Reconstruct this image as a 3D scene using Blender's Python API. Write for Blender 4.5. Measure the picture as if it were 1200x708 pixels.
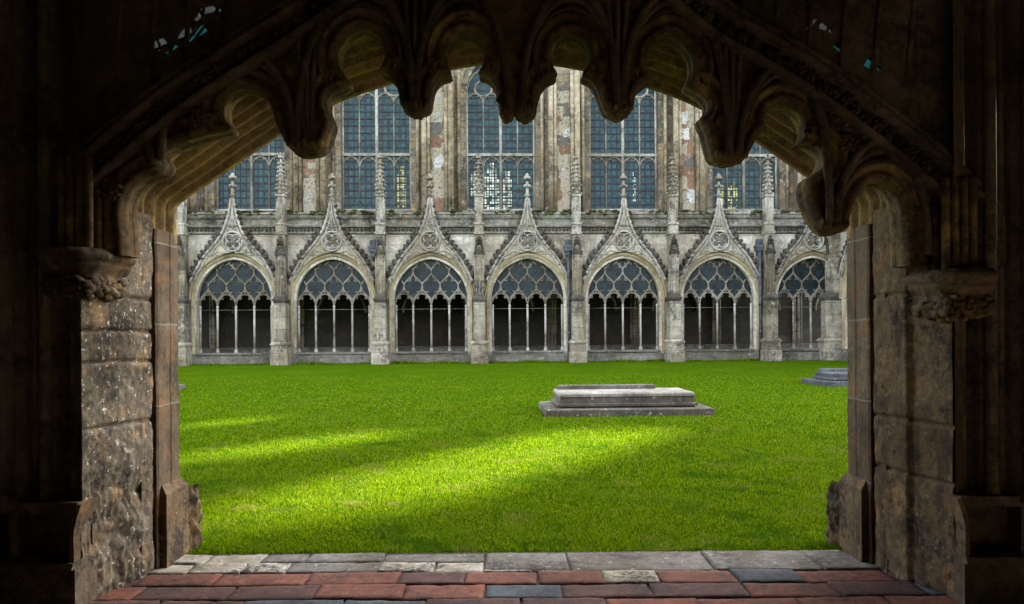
import bpy, math, random
import numpy as np
from mathutils import Vector, Matrix, noise
from mathutils.geometry import tessellate_polygon
R = math.radians
random.seed(7)
for o in list(bpy.data.objects):
    bpy.data.objects.remove(o)
S = bpy.context.scene
COL = S.collection

# ------------------------------------------------------------------ camera
EYE, FOC, CX, CY, ROLL = 1.35, 910.0, 600.0, 388.0, R(0.38)
cd = bpy.data.cameras.new('camera')
cam = bpy.data.objects.new('camera', cd)
COL.objects.link(cam)
cd.sensor_width = 36.0
cd.lens = FOC / 1200 * 36
cd.shift_y = (CY - 354) / 1200
cd.clip_start, cd.clip_end = 0.05, 3000
cam.matrix_world = Matrix.Translation((0, 0, EYE)) @ Matrix.Rotation(R(90), 4, 'X') @ Matrix.Rotation(-ROLL, 4, 'Z')
S.camera = cam
# ------------------------------------------------------------------ sky and sun
SUN_EL, SUN_AZ = R(28), R(37)
w = bpy.data.worlds.new('World'); S.world = w; w.use_nodes = True
nt = w.node_tree; nt.nodes.clear()
wo = nt.nodes.new('ShaderNodeOutputWorld'); bg = nt.nodes.new('ShaderNodeBackground')
sk = nt.nodes.new('ShaderNodeTexSky'); sk.sky_type = 'NISHITA'; sk.sun_disc = False
sk.sun_elevation, sk.sun_rotation = SUN_EL, SUN_AZ
sk.dust_density = 3.0; sk.air_density = 1.0; sk.ozone_density = 1.0
hs = nt.nodes.new('ShaderNodeHueSaturation'); hs.inputs['Saturation'].default_value = 0.35
bg.inputs['Strength'].default_value = 0.15
nt.links.new(sk.outputs[0], hs.inputs['Color']); nt.links.new(hs.outputs[0], bg.inputs['Color'])
nt.links.new(bg.outputs[0], wo.inputs['Surface'])
sd = bpy.data.lights.new('sun', 'SUN'); sd.energy = 4.0; sd.angle = R(1.0); sd.color = (1.0, 0.93, 0.80)
sun = bpy.data.objects.new('sun', sd); COL.objects.link(sun)
SDIR = Vector((math.sin(SUN_AZ) * math.cos(SUN_EL), math.cos(SUN_AZ) * math.cos(SUN_EL), math.sin(SUN_EL)))
sun.rotation_euler = (-SDIR).to_track_quat('-Z', 'Y').to_euler()
S.view_settings.view_transform = 'Standard'; S.view_settings.look = 'None'
S.view_settings.gamma = 1.0; S.view_settings.use_curve_mapping = False
S.view_settings.exposure = 3.32
S.render.engine = 'CYCLES'
S.cycles.use_denoising = True
S.cycles.max_bounces = 10; S.cycles.diffuse_bounces = 6; S.cycles.transparent_max_bounces = 8
S.cycles.sample_clamp_indirect = 6.0


def P(px, py, Y):
    """the point at distance Y that the photograph shows at pixel (px, py)"""
    dx, du = (px - CX) / FOC, (CY - py) / FOC
    x = dx * math.cos(ROLL) + du * math.sin(ROLL)
    z = -dx * math.sin(ROLL) + du * math.cos(ROLL)
    return (x * Y, EYE + z * Y)


def PP(pts, Y):
    return [P(a, b, Y) for a, b in pts]

# ------------------------------------------------------------------ materials
class NT:
    def __init__(s, name):
        s.m = bpy.data.materials.new(name); s.m.use_nodes = True
        s.t = s.m.node_tree; s.t.nodes.clear()
        s.out = s.n('ShaderNodeOutputMaterial')
    def n(s, kind, **kw):
        nd = s.t.nodes.new(kind)
        for k, v in kw.items():
            setattr(nd, k, v)
        return nd
    def l(s, a, b):
        s.t.links.new(a, b)
    def val(s, nd, key, v):
        if hasattr(v, 'links') or isinstance(v, bpy.types.NodeSocket):
            s.l(v, nd.inputs[key])
        else:
            nd.inputs[key].default_value = v
    def noise(s, vec, scale, detail=6, rough=0.6, stretch=None, off=0.0):
        if stretch or off:
            mp = s.n('ShaderNodeMapping'); s.l(vec, mp.inputs[0])
            mp.inputs['Scale'].default_value = stretch or (1, 1, 1)
            mp.inputs['Location'].default_value = (off, off * 1.7, off * 0.6)
            vec = mp.outputs[0]
        nd = s.n('ShaderNodeTexNoise'); s.l(vec, nd.inputs['Vector'])
        nd.inputs['Scale'].default_value = scale; nd.inputs['Detail'].default_value = detail
        nd.inputs['Roughness'].default_value = rough
        return nd.outputs['Fac']
    def step(s, v, a, b, c=0.0, d=1.0):
        nd = s.n('ShaderNodeMapRange'); nd.interpolation_type = 'SMOOTHSTEP'
        s.l(v, nd.inputs[0])
        for i, x in enumerate((a, b, c, d)):
            nd.inputs[i + 1].default_value = x
        return nd.outputs[0]
    def mix(s, f, a, b, mode='MIX'):
        nd = s.n('ShaderNodeMix', data_type='RGBA', blend_type=mode)
        for i, v in ((0, f), (6, a), (7, b)):
            if isinstance(v, bpy.types.NodeSocket): s.l(v, nd.inputs[i])
            elif i == 0: nd.inputs[0].default_value = v
            else: nd.inputs[i].default_value = (*v, 1) if len(v) == 3 else v
        return nd.outputs[2]
    def math(s, op, a, b=0.0):
        nd = s.n('ShaderNodeMath', operation=op)
        s.val(nd, 0, a); s.val(nd, 1, b)
        return nd.outputs[0]
    def ramp(s, v, stops, mode='LINEAR'):
        nd = s.n('ShaderNodeValToRGB'); s.l(v, nd.inputs[0])
        cr = nd.color_ramp; cr.interpolation = mode
        while len(cr.elements) < len(stops): cr.elements.new(0.5)
        for e, (p, c) in zip(cr.elements, stops):
            e.position = p; e.color = (*c, 1)
        return nd.outputs[0]


def stone(name, c1, c2, soot=(0.03, 0.028, 0.025), pale=(0.6, 0.58, 0.52), freq=1.0, brick=None,
          soot_amt=0.5, pale_amt=0.3, streak=0.5, bump=0.5, mortar=(0.12, 0.11, 0.1), moss=0.0, tint=None, joint=0.012, rough=0.9):
    t = NT(name)
    g = t.n('ShaderNodeNewGeometry').outputs['Position']
    sp = t.n('ShaderNodeSeparateXYZ'); t.l(g, sp.inputs[0])
    big = t.noise(g, 0.7 * freq, 4)
    mid = t.noise(g, 3.5 * freq, 7, 0.65, off=3.1)
    fine = t.noise(g, 16 * freq, 6, 0.7, off=9.7)
    grit = t.noise(g, 60 * freq, 3, 0.7, off=1.7)
    col = t.mix(t.step(mid, 0.3, 0.7), c1, c2)
    col = t.mix(t.step(t.noise(g, 0.33 * freq, 3, 0.6, off=71.0), 0.35, 0.65), col, t.mix(1.0, col, (0.58, 0.53, 0.45), 'MULTIPLY'))
    h = t.math('ADD', t.math('MULTIPLY', fine, 0.5), t.math('MULTIPLY', mid, 0.5))
    h = t.math('ADD', h, t.math('MULTIPLY', grit, 0.22))
    if tint:
        col = t.mix(t.step(t.noise(g, 1.3 * freq, 4, off=21.0), 0.52, 0.68), col, tint)
    if brick:
        cb = t.n('ShaderNodeCombineXYZ')
        t.l(t.math('ADD', sp.outputs[0], sp.outputs[1]), cb.inputs[0]); t.l(sp.outputs[2], cb.inputs[1])
        wob = t.n('ShaderNodeVectorMath', operation='ADD')
        nz = t.n('ShaderNodeTexNoise'); t.l(g, nz.inputs['Vector']); nz.inputs['Scale'].default_value = 2.2 * freq
        sc = t.n('ShaderNodeVectorMath', operation='SCALE'); t.l(nz.outputs['Color'], sc.inputs[0]); sc.inputs['Scale'].default_value = 0.05 / freq
        t.l(cb.outputs[0], wob.inputs[0]); t.l(sc.outputs[0], wob.inputs[1])
        br = t.n('ShaderNodeTexBrick'); t.l(wob.outputs[0], br.inputs['Vector'])
        br.inputs['Scale'].default_value = 1.0
        br.inputs['Brick Width'].default_value = brick[0]; br.inputs['Row Height'].default_value = brick[1]
        br.inputs['Mortar Size'].default_value = joint; br.inputs['Mortar Smooth'].default_value = 0.3
        br.inputs['Color1'].default_value = (0.72, 0.7, 0.68, 1); br.inputs['Color2'].default_value = (1.12, 1.1, 1.06, 1)
        br.inputs['Mortar'].default_value = (1, 1, 1, 1)
        col = t.mix(0.85, col, br.outputs['Color'], 'MULTIPLY')
        col = t.mix(t.math('MULTIPLY', br.outputs['Fac'], 0.8), col, mortar)
        h = t.math('SUBTRACT', h, t.math('MULTIPLY', br.outputs['Fac'], 0.8))
    if streak:
        st = t.noise(g, 2.6 * freq, 5, 0.65, stretch=(1, 1, 0.16), off=5.5)
        col = t.mix(t.math('MULTIPLY', t.step(st, 0.5, 0.72), streak), col, soot)
    s2 = t.math('ADD', t.math('MULTIPLY', big, 0.5), t.math('MULTIPLY', t.noise(g, 6 * freq, 8, 0.75, off=13.0), 0.5))
    col = t.mix(t.math('MULTIPLY', t.step(s2, 0.5, 0.6), soot_amt), col, soot)
    p2 = t.noise(g, 5.2 * freq, 8, 0.72, off=33.0)
    col = t.mix(t.math('MULTIPLY', t.step(p2, 0.58, 0.66), pale_amt), col, pale)
    col = t.mix(t.step(fine, 0.35, 0.65, 0.0, 0.5), col, t.mix(1.0, col, (0.45, 0.43, 0.4), 'MULTIPLY'))
    if moss:
        col = t.mix(t.math('MULTIPLY', t.step(t.noise(g, 2.0 * freq, 6, 0.7, off=44.0), 0.5, 0.62), moss), col, (0.06, 0.075, 0.015))
    b = t.n('ShaderNodeBsdfPrincipled'); t.l(col, b.inputs['Base Color']); b.inputs['Roughness'].default_value = rough
    b.inputs['Specular IOR Level'].default_value = 0.25
    bp = t.n('ShaderNodeBump'); bp.inputs['Strength'].default_value = bump; bp.inputs['Distance'].default_value = 0.05 / freq
    t.l(h, bp.inputs['Height']); t.l(bp.outputs[0], b.inputs['Normal'])
    t.l(b.outputs[0], t.out.inputs['Surface'])
    return t.m


def plain(name, c, rough=0.6, spec=0.3, metallic=0.0, var=0.5, freq=4.0):
    t = NT(name)
    g = t.n('ShaderNodeNewGeometry').outputs['Position']
    nz = t.noise(g, freq, 6, 0.65)
    col = t.mix(t.step(nz, 0.35, 0.65), tuple(x * (1 - var) for x in c), tuple(min(1, x * (1 + var)) for x in c))
    b = t.n('ShaderNodeBsdfPrincipled'); t.l(col, b.inputs['Base Color']); b.inputs['Roughness'].default_value = rough
    b.inputs['Specular IOR Level'].default_value = spec; b.inputs['Metallic'].default_value = metallic
    t.l(b.outputs[0], t.out.inputs['Surface'])
    return t.m


def patchwork(name):
    t = NT(name)
    g = t.n('ShaderNodeNewGeometry').outputs['Position']
    nz = t.n('ShaderNodeTexNoise'); t.l(g, nz.inputs['Vector']); nz.inputs['Scale'].default_value = 3.0
    sc = t.n('ShaderNodeVectorMath', operation='SCALE'); t.l(nz.outputs['Color'], sc.inputs[0]); sc.inputs['Scale'].default_value = 0.10
    ad = t.n('ShaderNodeVectorMath', operation='ADD'); t.l(g, ad.inputs[0]); t.l(sc.outputs[0], ad.inputs[1])
    mp = t.n('ShaderNodeMapping'); t.l(ad.outputs[0], mp.inputs[0]); mp.inputs['Scale'].default_value = (1.6, 0.02, 1.9)
    vo = t.n('ShaderNodeTexVoronoi', distance='CHEBYCHEV'); t.l(mp.outputs[0], vo.inputs['Vector']); vo.inputs['Scale'].default_value = 1.0
    vo.inputs['Randomness'].default_value = 0.75
    sp = t.n('ShaderNodeSeparateColor'); t.l(vo.outputs['Color'], sp.inputs[0])
    col = t.ramp(sp.outputs[0], [(0.0, (0.30, 0.26, 0.19)), (0.22, (0.17, 0.09, 0.05)), (0.34, (0.10, 0.09, 0.075)), (0.5, (0.30, 0.27, 0.22)),
                                 (0.64, (0.20, 0.115, 0.07)), (0.74, (0.30, 0.26, 0.19)), (0.93, (0.46, 0.45, 0.43))], 'CONSTANT')
    v2 = t.n('ShaderNodeTexVoronoi', feature='DISTANCE_TO_EDGE'); t.l(mp.outputs[0], v2.inputs['Vector']); v2.inputs['Scale'].default_value = 2.6
    fl = t.noise(g, 7, 8, 0.75, off=4.0)
    col = t.mix(t.math('MULTIPLY', t.step(fl, 0.53, 0.6), 0.75), col, (0.03, 0.025, 0.02))
    col = t.mix(t.math('MULTIPLY', t.step(t.noise(g, 5, 8, 0.7, off=14.0), 0.6, 0.64), 0.6), col, (0.42, 0.38, 0.29))
    col = t.mix(t.math('MULTIPLY', t.step(v2.outputs['Distance'], 0.0, 0.05, 1, 0), 0.6), col, (0.05, 0.045, 0.04))
    b = t.n('ShaderNodeBsdfPrincipled'); t.l(col, b.inputs['Base Color']); b.inputs['Roughness'].default_value = 0.9
    bp = t.n('ShaderNodeBump'); bp.inputs['Strength'].default_value = 0.8; bp.inputs['Distance'].default_value = 0.06
    t.l(fl, bp.inputs['Height']); t.l(bp.outputs[0], b.inputs['Normal'])
    t.l(b.outputs[0], t.out.inputs['Surface'])
    return t.m


def glass(name, c, c2, rough=0.2, tr=0.0):
    t = NT(name)
    g = t.n('ShaderNodeNewGeometry').outputs['Position']
    mp = t.n('ShaderNodeMapping'); t.l(g, mp.inputs[0]); mp.inputs['Scale'].default_value = (5.2, 0.05, 5.8)
    vo = t.n('ShaderNodeTexVoronoi', distance='CHEBYCHEV'); t.l(mp.outputs[0], vo.inputs['Vector']); vo.inputs['Scale'].default_value = 1.0
    vo.inputs['Randomness'].default_value = 0.2
    sp = t.n('ShaderNodeSeparateColor'); t.l(vo.outputs['Color'], sp.inputs[0])
    col = t.mix(sp.outputs[0], c, c2)  # quarry tones vary; uneven sky reflection is painted into the lighter ones
    b = t.n('ShaderNodeBsdfPrincipled'); t.l(col, b.inputs['Base Color'])
    b.inputs['Roughness'].default_value = rough; b.inputs['Specular IOR Level'].default_value = 0.13
    bp = t.n('ShaderNodeBump'); bp.inputs['Strength'].default_value = 0.35; bp.inputs['Distance'].default_value = 0.02
    t.l(sp.outputs[1], bp.inputs['Height']); t.l(bp.outputs[0], b.inputs['Normal'])
    t.l(b.outputs[0], t.out.inputs['Surface'])
    return t.m


def translucent(name, c):
    t = NT(name)
    g = t.n('ShaderNodeNewGeometry').outputs['Position']
    col = t.mix(t.noise(g, 30, 4), tuple(x * .6 for x in c), c)
    b = t.n('ShaderNodeBsdfTranslucent'); t.l(col, b.inputs['Color'])
    d = t.n('ShaderNodeBsdfDiffuse'); t.l(col, d.inputs['Color'])
    mx = t.n('ShaderNodeMixShader'); mx.inputs[0].default_value = 0.3
    t.l(b.outputs[0], mx.inputs[1]); t.l(d.outputs[0], mx.inputs[2]); t.l(mx.outputs[0], t.out.inputs['Surface'])
    return t.m


def glow_glass(name, c, strength):  # emission stands in for daylight coming through from the opposite windows
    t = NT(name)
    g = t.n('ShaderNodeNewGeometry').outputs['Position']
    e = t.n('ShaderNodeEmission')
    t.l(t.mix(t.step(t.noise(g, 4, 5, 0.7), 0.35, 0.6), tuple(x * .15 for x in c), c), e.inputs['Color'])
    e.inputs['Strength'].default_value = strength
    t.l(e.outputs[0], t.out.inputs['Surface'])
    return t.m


M = {}
M['ashlar'] = stone('pale_ashlar', (0.64, 0.605, 0.54), (0.44, 0.41, 0.36), soot=(0.05, 0.045, 0.036), pale=(0.74, 0.73, 0.71), freq=0.9, brick=(0.75, 0.34), soot_amt=0.45, pale_amt=0.6, streak=0.6, joint=0.012, bump=0.4, mortar=(0.25, 0.24, 0.22))
M['dressed'] = stone('dressed_limestone', (0.50, 0.47, 0.40), (0.30, 0.275, 0.225), soot=(0.02, 0.018, 0.015), pale=(0.72, 0.70, 0.66), freq=1.6, soot_amt=0.8, pale_amt=0.7, streak=0.75, bump=0.6, brick=(3.0, 0.42), joint=0.02, tint=(0.33, 0.26, 0.14))
M['arch'] = stone('yellow_arch_stone', (0.46, 0.39, 0.25), (0.33, 0.28, 0.17), soot=(0.05, 0.045, 0.035), pale=(0.5, 0.48, 0.42), freq=1.2, soot_amt=0.4, pale_amt=0.4, streak=0.3, bump=0.4)
M['tracery_shade'] = stone('shaded_tracery_stone', (0.32, 0.295, 0.25), (0.2, 0.185, 0.155), soot=(0.03, 0.027, 0.022), pale=(0.5, 0.48, 0.43), freq=1.5, soot_amt=0.7, pale_amt=0.45, streak=0.3, bump=0.3)  # darker copy of the tracery stone, shade put into its colour
M['buttress'] = stone('buttress_limestone', (0.42, 0.385, 0.315), (0.26, 0.235, 0.19), soot=(0.035, 0.032, 0.026), pale=(0.66, 0.65, 0.63), freq=1.1, soot_amt=0.75, pale_amt=0.5, streak=0.7, bump=0.5, brick=(3.0, 0.5), joint=0.015)
M['pinnacle'] = stone('weathered_pinnacle_stone', (0.46, 0.43, 0.37), (0.24, 0.22, 0.185), soot=(0.022, 0.02, 0.016), pale=(0.74, 0.72, 0.68), freq=2.2, soot_amt=0.8, pale_amt=0.7, streak=0.4, bump=0.7)
M['tracery'] = stone('tracery_stone', (0.48, 0.46, 0.42), (0.33, 0.315, 0.29), soot=(0.04, 0.037, 0.03), pale=(0.66, 0.64, 0.6), freq=1.3, soot_amt=0.65, pale_amt=0.5, streak=0.4, bump=0.4)
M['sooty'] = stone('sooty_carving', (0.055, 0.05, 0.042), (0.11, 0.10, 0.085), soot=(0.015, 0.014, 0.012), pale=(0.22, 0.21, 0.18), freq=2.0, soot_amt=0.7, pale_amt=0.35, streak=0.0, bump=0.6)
M['plinth'] = stone('plinth_stone', (0.26, 0.25, 0.235), (0.15, 0.145, 0.13), soot=(0.025, 0.025, 0.02), pale=(0.48, 0.46, 0.43), freq=1.3, brick=(1.1, 0.3), soot_amt=0.7, pale_amt=0.5, streak=0.3, joint=0.02, moss=0.3)
M['coping'] = stone('coping_stone', (0.30, 0.285, 0.25), (0.15, 0.14, 0.12), soot=(0.018, 0.016, 0.013), freq=1.5, soot_amt=0.8, pale_amt=0.7, streak=0.4, moss=0.3, pale=(0.62, 0.61, 0.58))
M['moss'] = stone('moss', (0.05, 0.06, 0.014), (0.09, 0.10, 0.03), soot=(0.012, 0.013, 0.005), pale=(0.16, 0.16, 0.08), freq=3, soot_amt=0.8, pale_amt=0.4, streak=0, bump=1.0)
M['nave'] = stone('nave_stone', (0.27, 0.24, 0.18), (0.155, 0.138, 0.105), soot=(0.022, 0.019, 0.016), pale=(0.58, 0.56, 0.5), freq=0.9, brick=(0.7, 0.36), soot_amt=0.75, pale_amt=0.7, streak=0.5, joint=0.02, tint=(0.32, 0.22, 0.12), bump=0.7)
M['shaft'] = stone('nave_shaft_stone', (0.44, 0.375, 0.26), (0.25, 0.205, 0.14), soot=(0.025, 0.021, 0.016), pale=(0.70, 0.68, 0.62), freq=1.4, soot_amt=0.75, pale_amt=0.6, streak=0.5, bump=0.5)
M['patch'] = patchwork('patched_masonry')
M['nave_glass'] = glass('leaded_glass', (0.008, 0.027, 0.034), (0.030, 0.066, 0.074), 0.25)
M['cloister_glass'] = glass('tracery_glass', (0.007, 0.014, 0.016), (0.024, 0.038, 0.042), 0.3)
M['lead'] = plain('lead_bars', (0.012, 0.014, 0.016), 0.6)
M['pipe'] = plain('painted_downpipe', (0.045, 0.055, 0.065), 0.5)
M['lit'] = glow_glass('glow_for_far_window', (0.75, 0.85, 0.72), 0.17)
M['lit_yellow'] = glow_glass('yellow_glow_for_far_window', (0.72, 0.72, 0.32), 0.13)
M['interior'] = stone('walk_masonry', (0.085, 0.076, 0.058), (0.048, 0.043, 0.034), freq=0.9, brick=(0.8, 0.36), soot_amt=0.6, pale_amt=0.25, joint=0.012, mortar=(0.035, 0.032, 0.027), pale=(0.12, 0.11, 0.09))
M['tomb'] = stone('tomb_stone', (0.23, 0.21, 0.185), (0.13, 0.12, 0.105), soot=(0.045, 0.042, 0.037), pale=(0.62, 0.6, 0.57), freq=1.7, soot_amt=0.6, pale_amt=0.6, streak=0.5, bump=0.5)
M['tomb_top'] = stone('tomb_slab_stone', (0.50, 0.48, 0.455), (0.33, 0.315, 0.295), soot=(0.07, 0.065, 0.058), pale=(0.58, 0.57, 0.55), freq=1.7, soot_amt=0.6, pale_amt=0.6, streak=0.0, bump=0.4)
M['slate'] = stone('dark_tomb_stone', (0.13, 0.14, 0.155), (0.07, 0.075, 0.085), freq=2, soot_amt=0.6, pale_amt=0.5, streak=0.2, pale=(0.35, 0.37, 0.4))
# near stone
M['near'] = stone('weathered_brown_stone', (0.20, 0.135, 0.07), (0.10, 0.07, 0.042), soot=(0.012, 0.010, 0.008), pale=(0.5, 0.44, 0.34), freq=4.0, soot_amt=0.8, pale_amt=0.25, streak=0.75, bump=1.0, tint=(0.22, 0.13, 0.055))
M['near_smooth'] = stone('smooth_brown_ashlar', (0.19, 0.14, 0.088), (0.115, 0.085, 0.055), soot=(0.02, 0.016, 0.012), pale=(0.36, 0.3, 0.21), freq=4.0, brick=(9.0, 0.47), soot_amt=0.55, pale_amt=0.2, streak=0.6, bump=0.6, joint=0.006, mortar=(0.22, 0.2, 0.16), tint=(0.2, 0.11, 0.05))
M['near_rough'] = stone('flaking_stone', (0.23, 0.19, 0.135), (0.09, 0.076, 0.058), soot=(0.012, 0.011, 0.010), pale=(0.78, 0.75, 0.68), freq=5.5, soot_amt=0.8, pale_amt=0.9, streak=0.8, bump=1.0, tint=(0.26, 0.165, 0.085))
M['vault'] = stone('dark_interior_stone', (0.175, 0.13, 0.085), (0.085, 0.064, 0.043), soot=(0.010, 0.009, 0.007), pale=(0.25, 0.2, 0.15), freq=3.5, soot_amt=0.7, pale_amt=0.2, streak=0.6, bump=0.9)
M['fringe'] = stone('cusp_stone', (0.25, 0.165, 0.07), (0.09, 0.062, 0.036), soot=(0.010, 0.008, 0.006), pale=(0.35, 0.28, 0.18), freq=4.5, soot_amt=0.6, pale_amt=0.25, streak=0.3, bump=0.8, tint=(0.30, 0.21, 0.06))
M['soffit'] = stone('yellow_brown_lit_soffit', (0.40, 0.26, 0.085), (0.22, 0.145, 0.06), soot=(0.03, 0.022, 0.013), pale=(0.5, 0.4, 0.22), freq=4.5, soot_amt=0.5, pale_amt=0.25, streak=0.2, bump=0.8, tint=(0.36, 0.27, 0.05))  # brighter, yellower stone; the lit look of the intrados is in the colour
M['bounce_finish'] = stone('pale_bounce_wall', (0.62, 0.58, 0.5), (0.5, 0.46, 0.4), freq=1.5, soot_amt=0.2, pale_amt=0.3, streak=0.2)  # pale finish on unseen surfaces, added to bounce light into the walk
M['shard'] = translucent('pale_glass', (0.30, 0.32, 0.32))
M['shard_teal'] = translucent('teal_glass', (0.12, 0.36, 0.36))
# pavers
pv = dict(freq=5.0, streak=0.0, bump=0.9)
M['paver_red'] = stone('red_paver', (0.20, 0.068, 0.038), (0.10, 0.04, 0.028), soot=(0.022, 0.013, 0.011), pale=(0.36, 0.22, 0.16), soot_amt=0.8, pale_amt=0.35, **pv)
M['paver_dark'] = stone('dark_red_paver', (0.10, 0.044, 0.034), (0.055, 0.03, 0.026), soot=(0.014, 0.011, 0.010), pale=(0.28, 0.2, 0.16), soot_amt=0.7, pale_amt=0.35, **pv)
M['paver_grey'] = stone('grey_flagstone', (0.19, 0.175, 0.15), (0.105, 0.097, 0.084), soot=(0.022, 0.02, 0.017), pale=(0.48, 0.46, 0.41), soot_amt=0.75, pale_amt=0.55, **pv)
M['paver_pale'] = stone('pale_worn_stone', (0.46, 0.43, 0.37), (0.26, 0.24, 0.2), soot=(0.025, 0.022, 0.018), pale=(0.72, 0.70, 0.64), soot_amt=0.95, pale_amt=0.6, **pv)
M['paver_slate'] = stone('blue_slate_paver', (0.08, 0.092, 0.11), (0.05, 0.058, 0.07), soot=(0.014, 0.014, 0.018), pale=(0.22, 0.23, 0.25), soot_amt=0.6, pale_amt=0.3, **pv)
M['joint'] = stone('earth_joint', (0.15, 0.125, 0.095), (0.07, 0.06, 0.045), soot=(0.02, 0.018, 0.014), pale=(0.22, 0.2, 0.16), freq=6, soot_amt=0.4, pale_amt=0.2, streak=0, moss=0.5)


def grass_mats():
    t = NT('mown_grass')
    g = t.n('ShaderNodeNewGeometry').outputs['Position']
    a = t.noise(g, 0.5, 5, 0.6); b_ = t.noise(g, 5, 8, 0.75, off=4.0); c = t.noise(g, 40, 4, 0.7, off=8.0)
    d = t.noise(g, 9, 6, 0.8, stretch=(0.25, 1.6, 1), off=2.0)
    col = t.mix(t.step(b_, 0.35, 0.65), (0.04, 0.10, 0.002), (0.085, 0.165, 0.003))
    col = t.mix(t.math('MULTIPLY', t.step(a, 0.45, 0.65), 0.55), col, (0.11, 0.175, 0.003))
    col = t.mix(t.math('MULTIPLY', t.step(d, 0.48, 0.62), 0.7), col, (0.16, 0.21, 0.012))
    col = t.mix(t.math('MULTIPLY', t.step(t.noise(g, 1.1, 5, 0.7, off=27.0), 0.55, 0.7), 0.5), col, (0.035, 0.085, 0.003))
    col = t.mix(t.step(c, 0.4, 0.6, 0.0, 0.65), col, (0.012, 0.04, 0.002))
    b = t.n('ShaderNodeBsdfPrincipled'); t.l(col, b.inputs['Base Color']); b.inputs['Roughness'].default_value = 0.9
    b.inputs['Specular IOR Level'].default_value = 0.0
    bp = t.n('ShaderNodeBump'); bp.inputs['Strength'].default_value = 1.0; bp.inputs['Distance'].default_value = 0.06
    t.l(t.math('ADD', c, b_), bp.inputs['Height']); t.l(bp.outputs[0], b.inputs['Normal'])
    t.l(b.outputs[0], t.out.inputs['Surface'])
    ground = t.m
    t = NT('grass_blade')
    g = t.n('ShaderNodeNewGeometry').outputs['Position']
    at = t.n('ShaderNodeAttribute', attribute_name='tone'); v = at.outputs['Fac']
    col = t.ramp(v, [(0.0, (0.018, 0.055, 0.002)), (0.3, (0.065, 0.135, 0.002)), (0.6, (0.135, 0.22, 0.003)), (0.88, (0.20, 0.27, 0.006)), (0.97, (0.20, 0.25, 0.02)), (1.0, (0.34, 0.31, 0.12))])
    col = t.mix(t.math('MULTIPLY', t.step(t.noise(g, 0.9, 5, 0.65), 0.5, 0.68), 0.6), col, (0.13, 0.20, 0.012))
    col = t.mix(t.math('MULTIPLY', t.step(t.noise(g, 2.6, 6, 0.7, off=6.0), 0.55, 0.68), 0.75), col, (0.20, 0.20, 0.04))
    col = t.mix(t.math('MULTIPLY', t.step(t.noise(g, 1.7, 6, 0.75, off=16.0), 0.52, 0.64), 0.6), col, (0.035, 0.10, 0.006))
    b = t.n('ShaderNodeBsdfDiffuse'); t.l(col, b.inputs['Color'])
    tr = t.n('ShaderNodeBsdfTranslucent'); t.l(col, tr.inputs['Color'])
    mx = t.n('ShaderNodeMixShader'); mx.inputs[0].default_value = 0.4
    t.l(b.outputs[0], mx.inputs[1]); t.l(tr.outputs[0], mx.inputs[2]); t.l(mx.outputs[0], t.out.inputs['Surface'])
    return ground, t.m
M['lawn'], M['blade'] = grass_mats()

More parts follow.
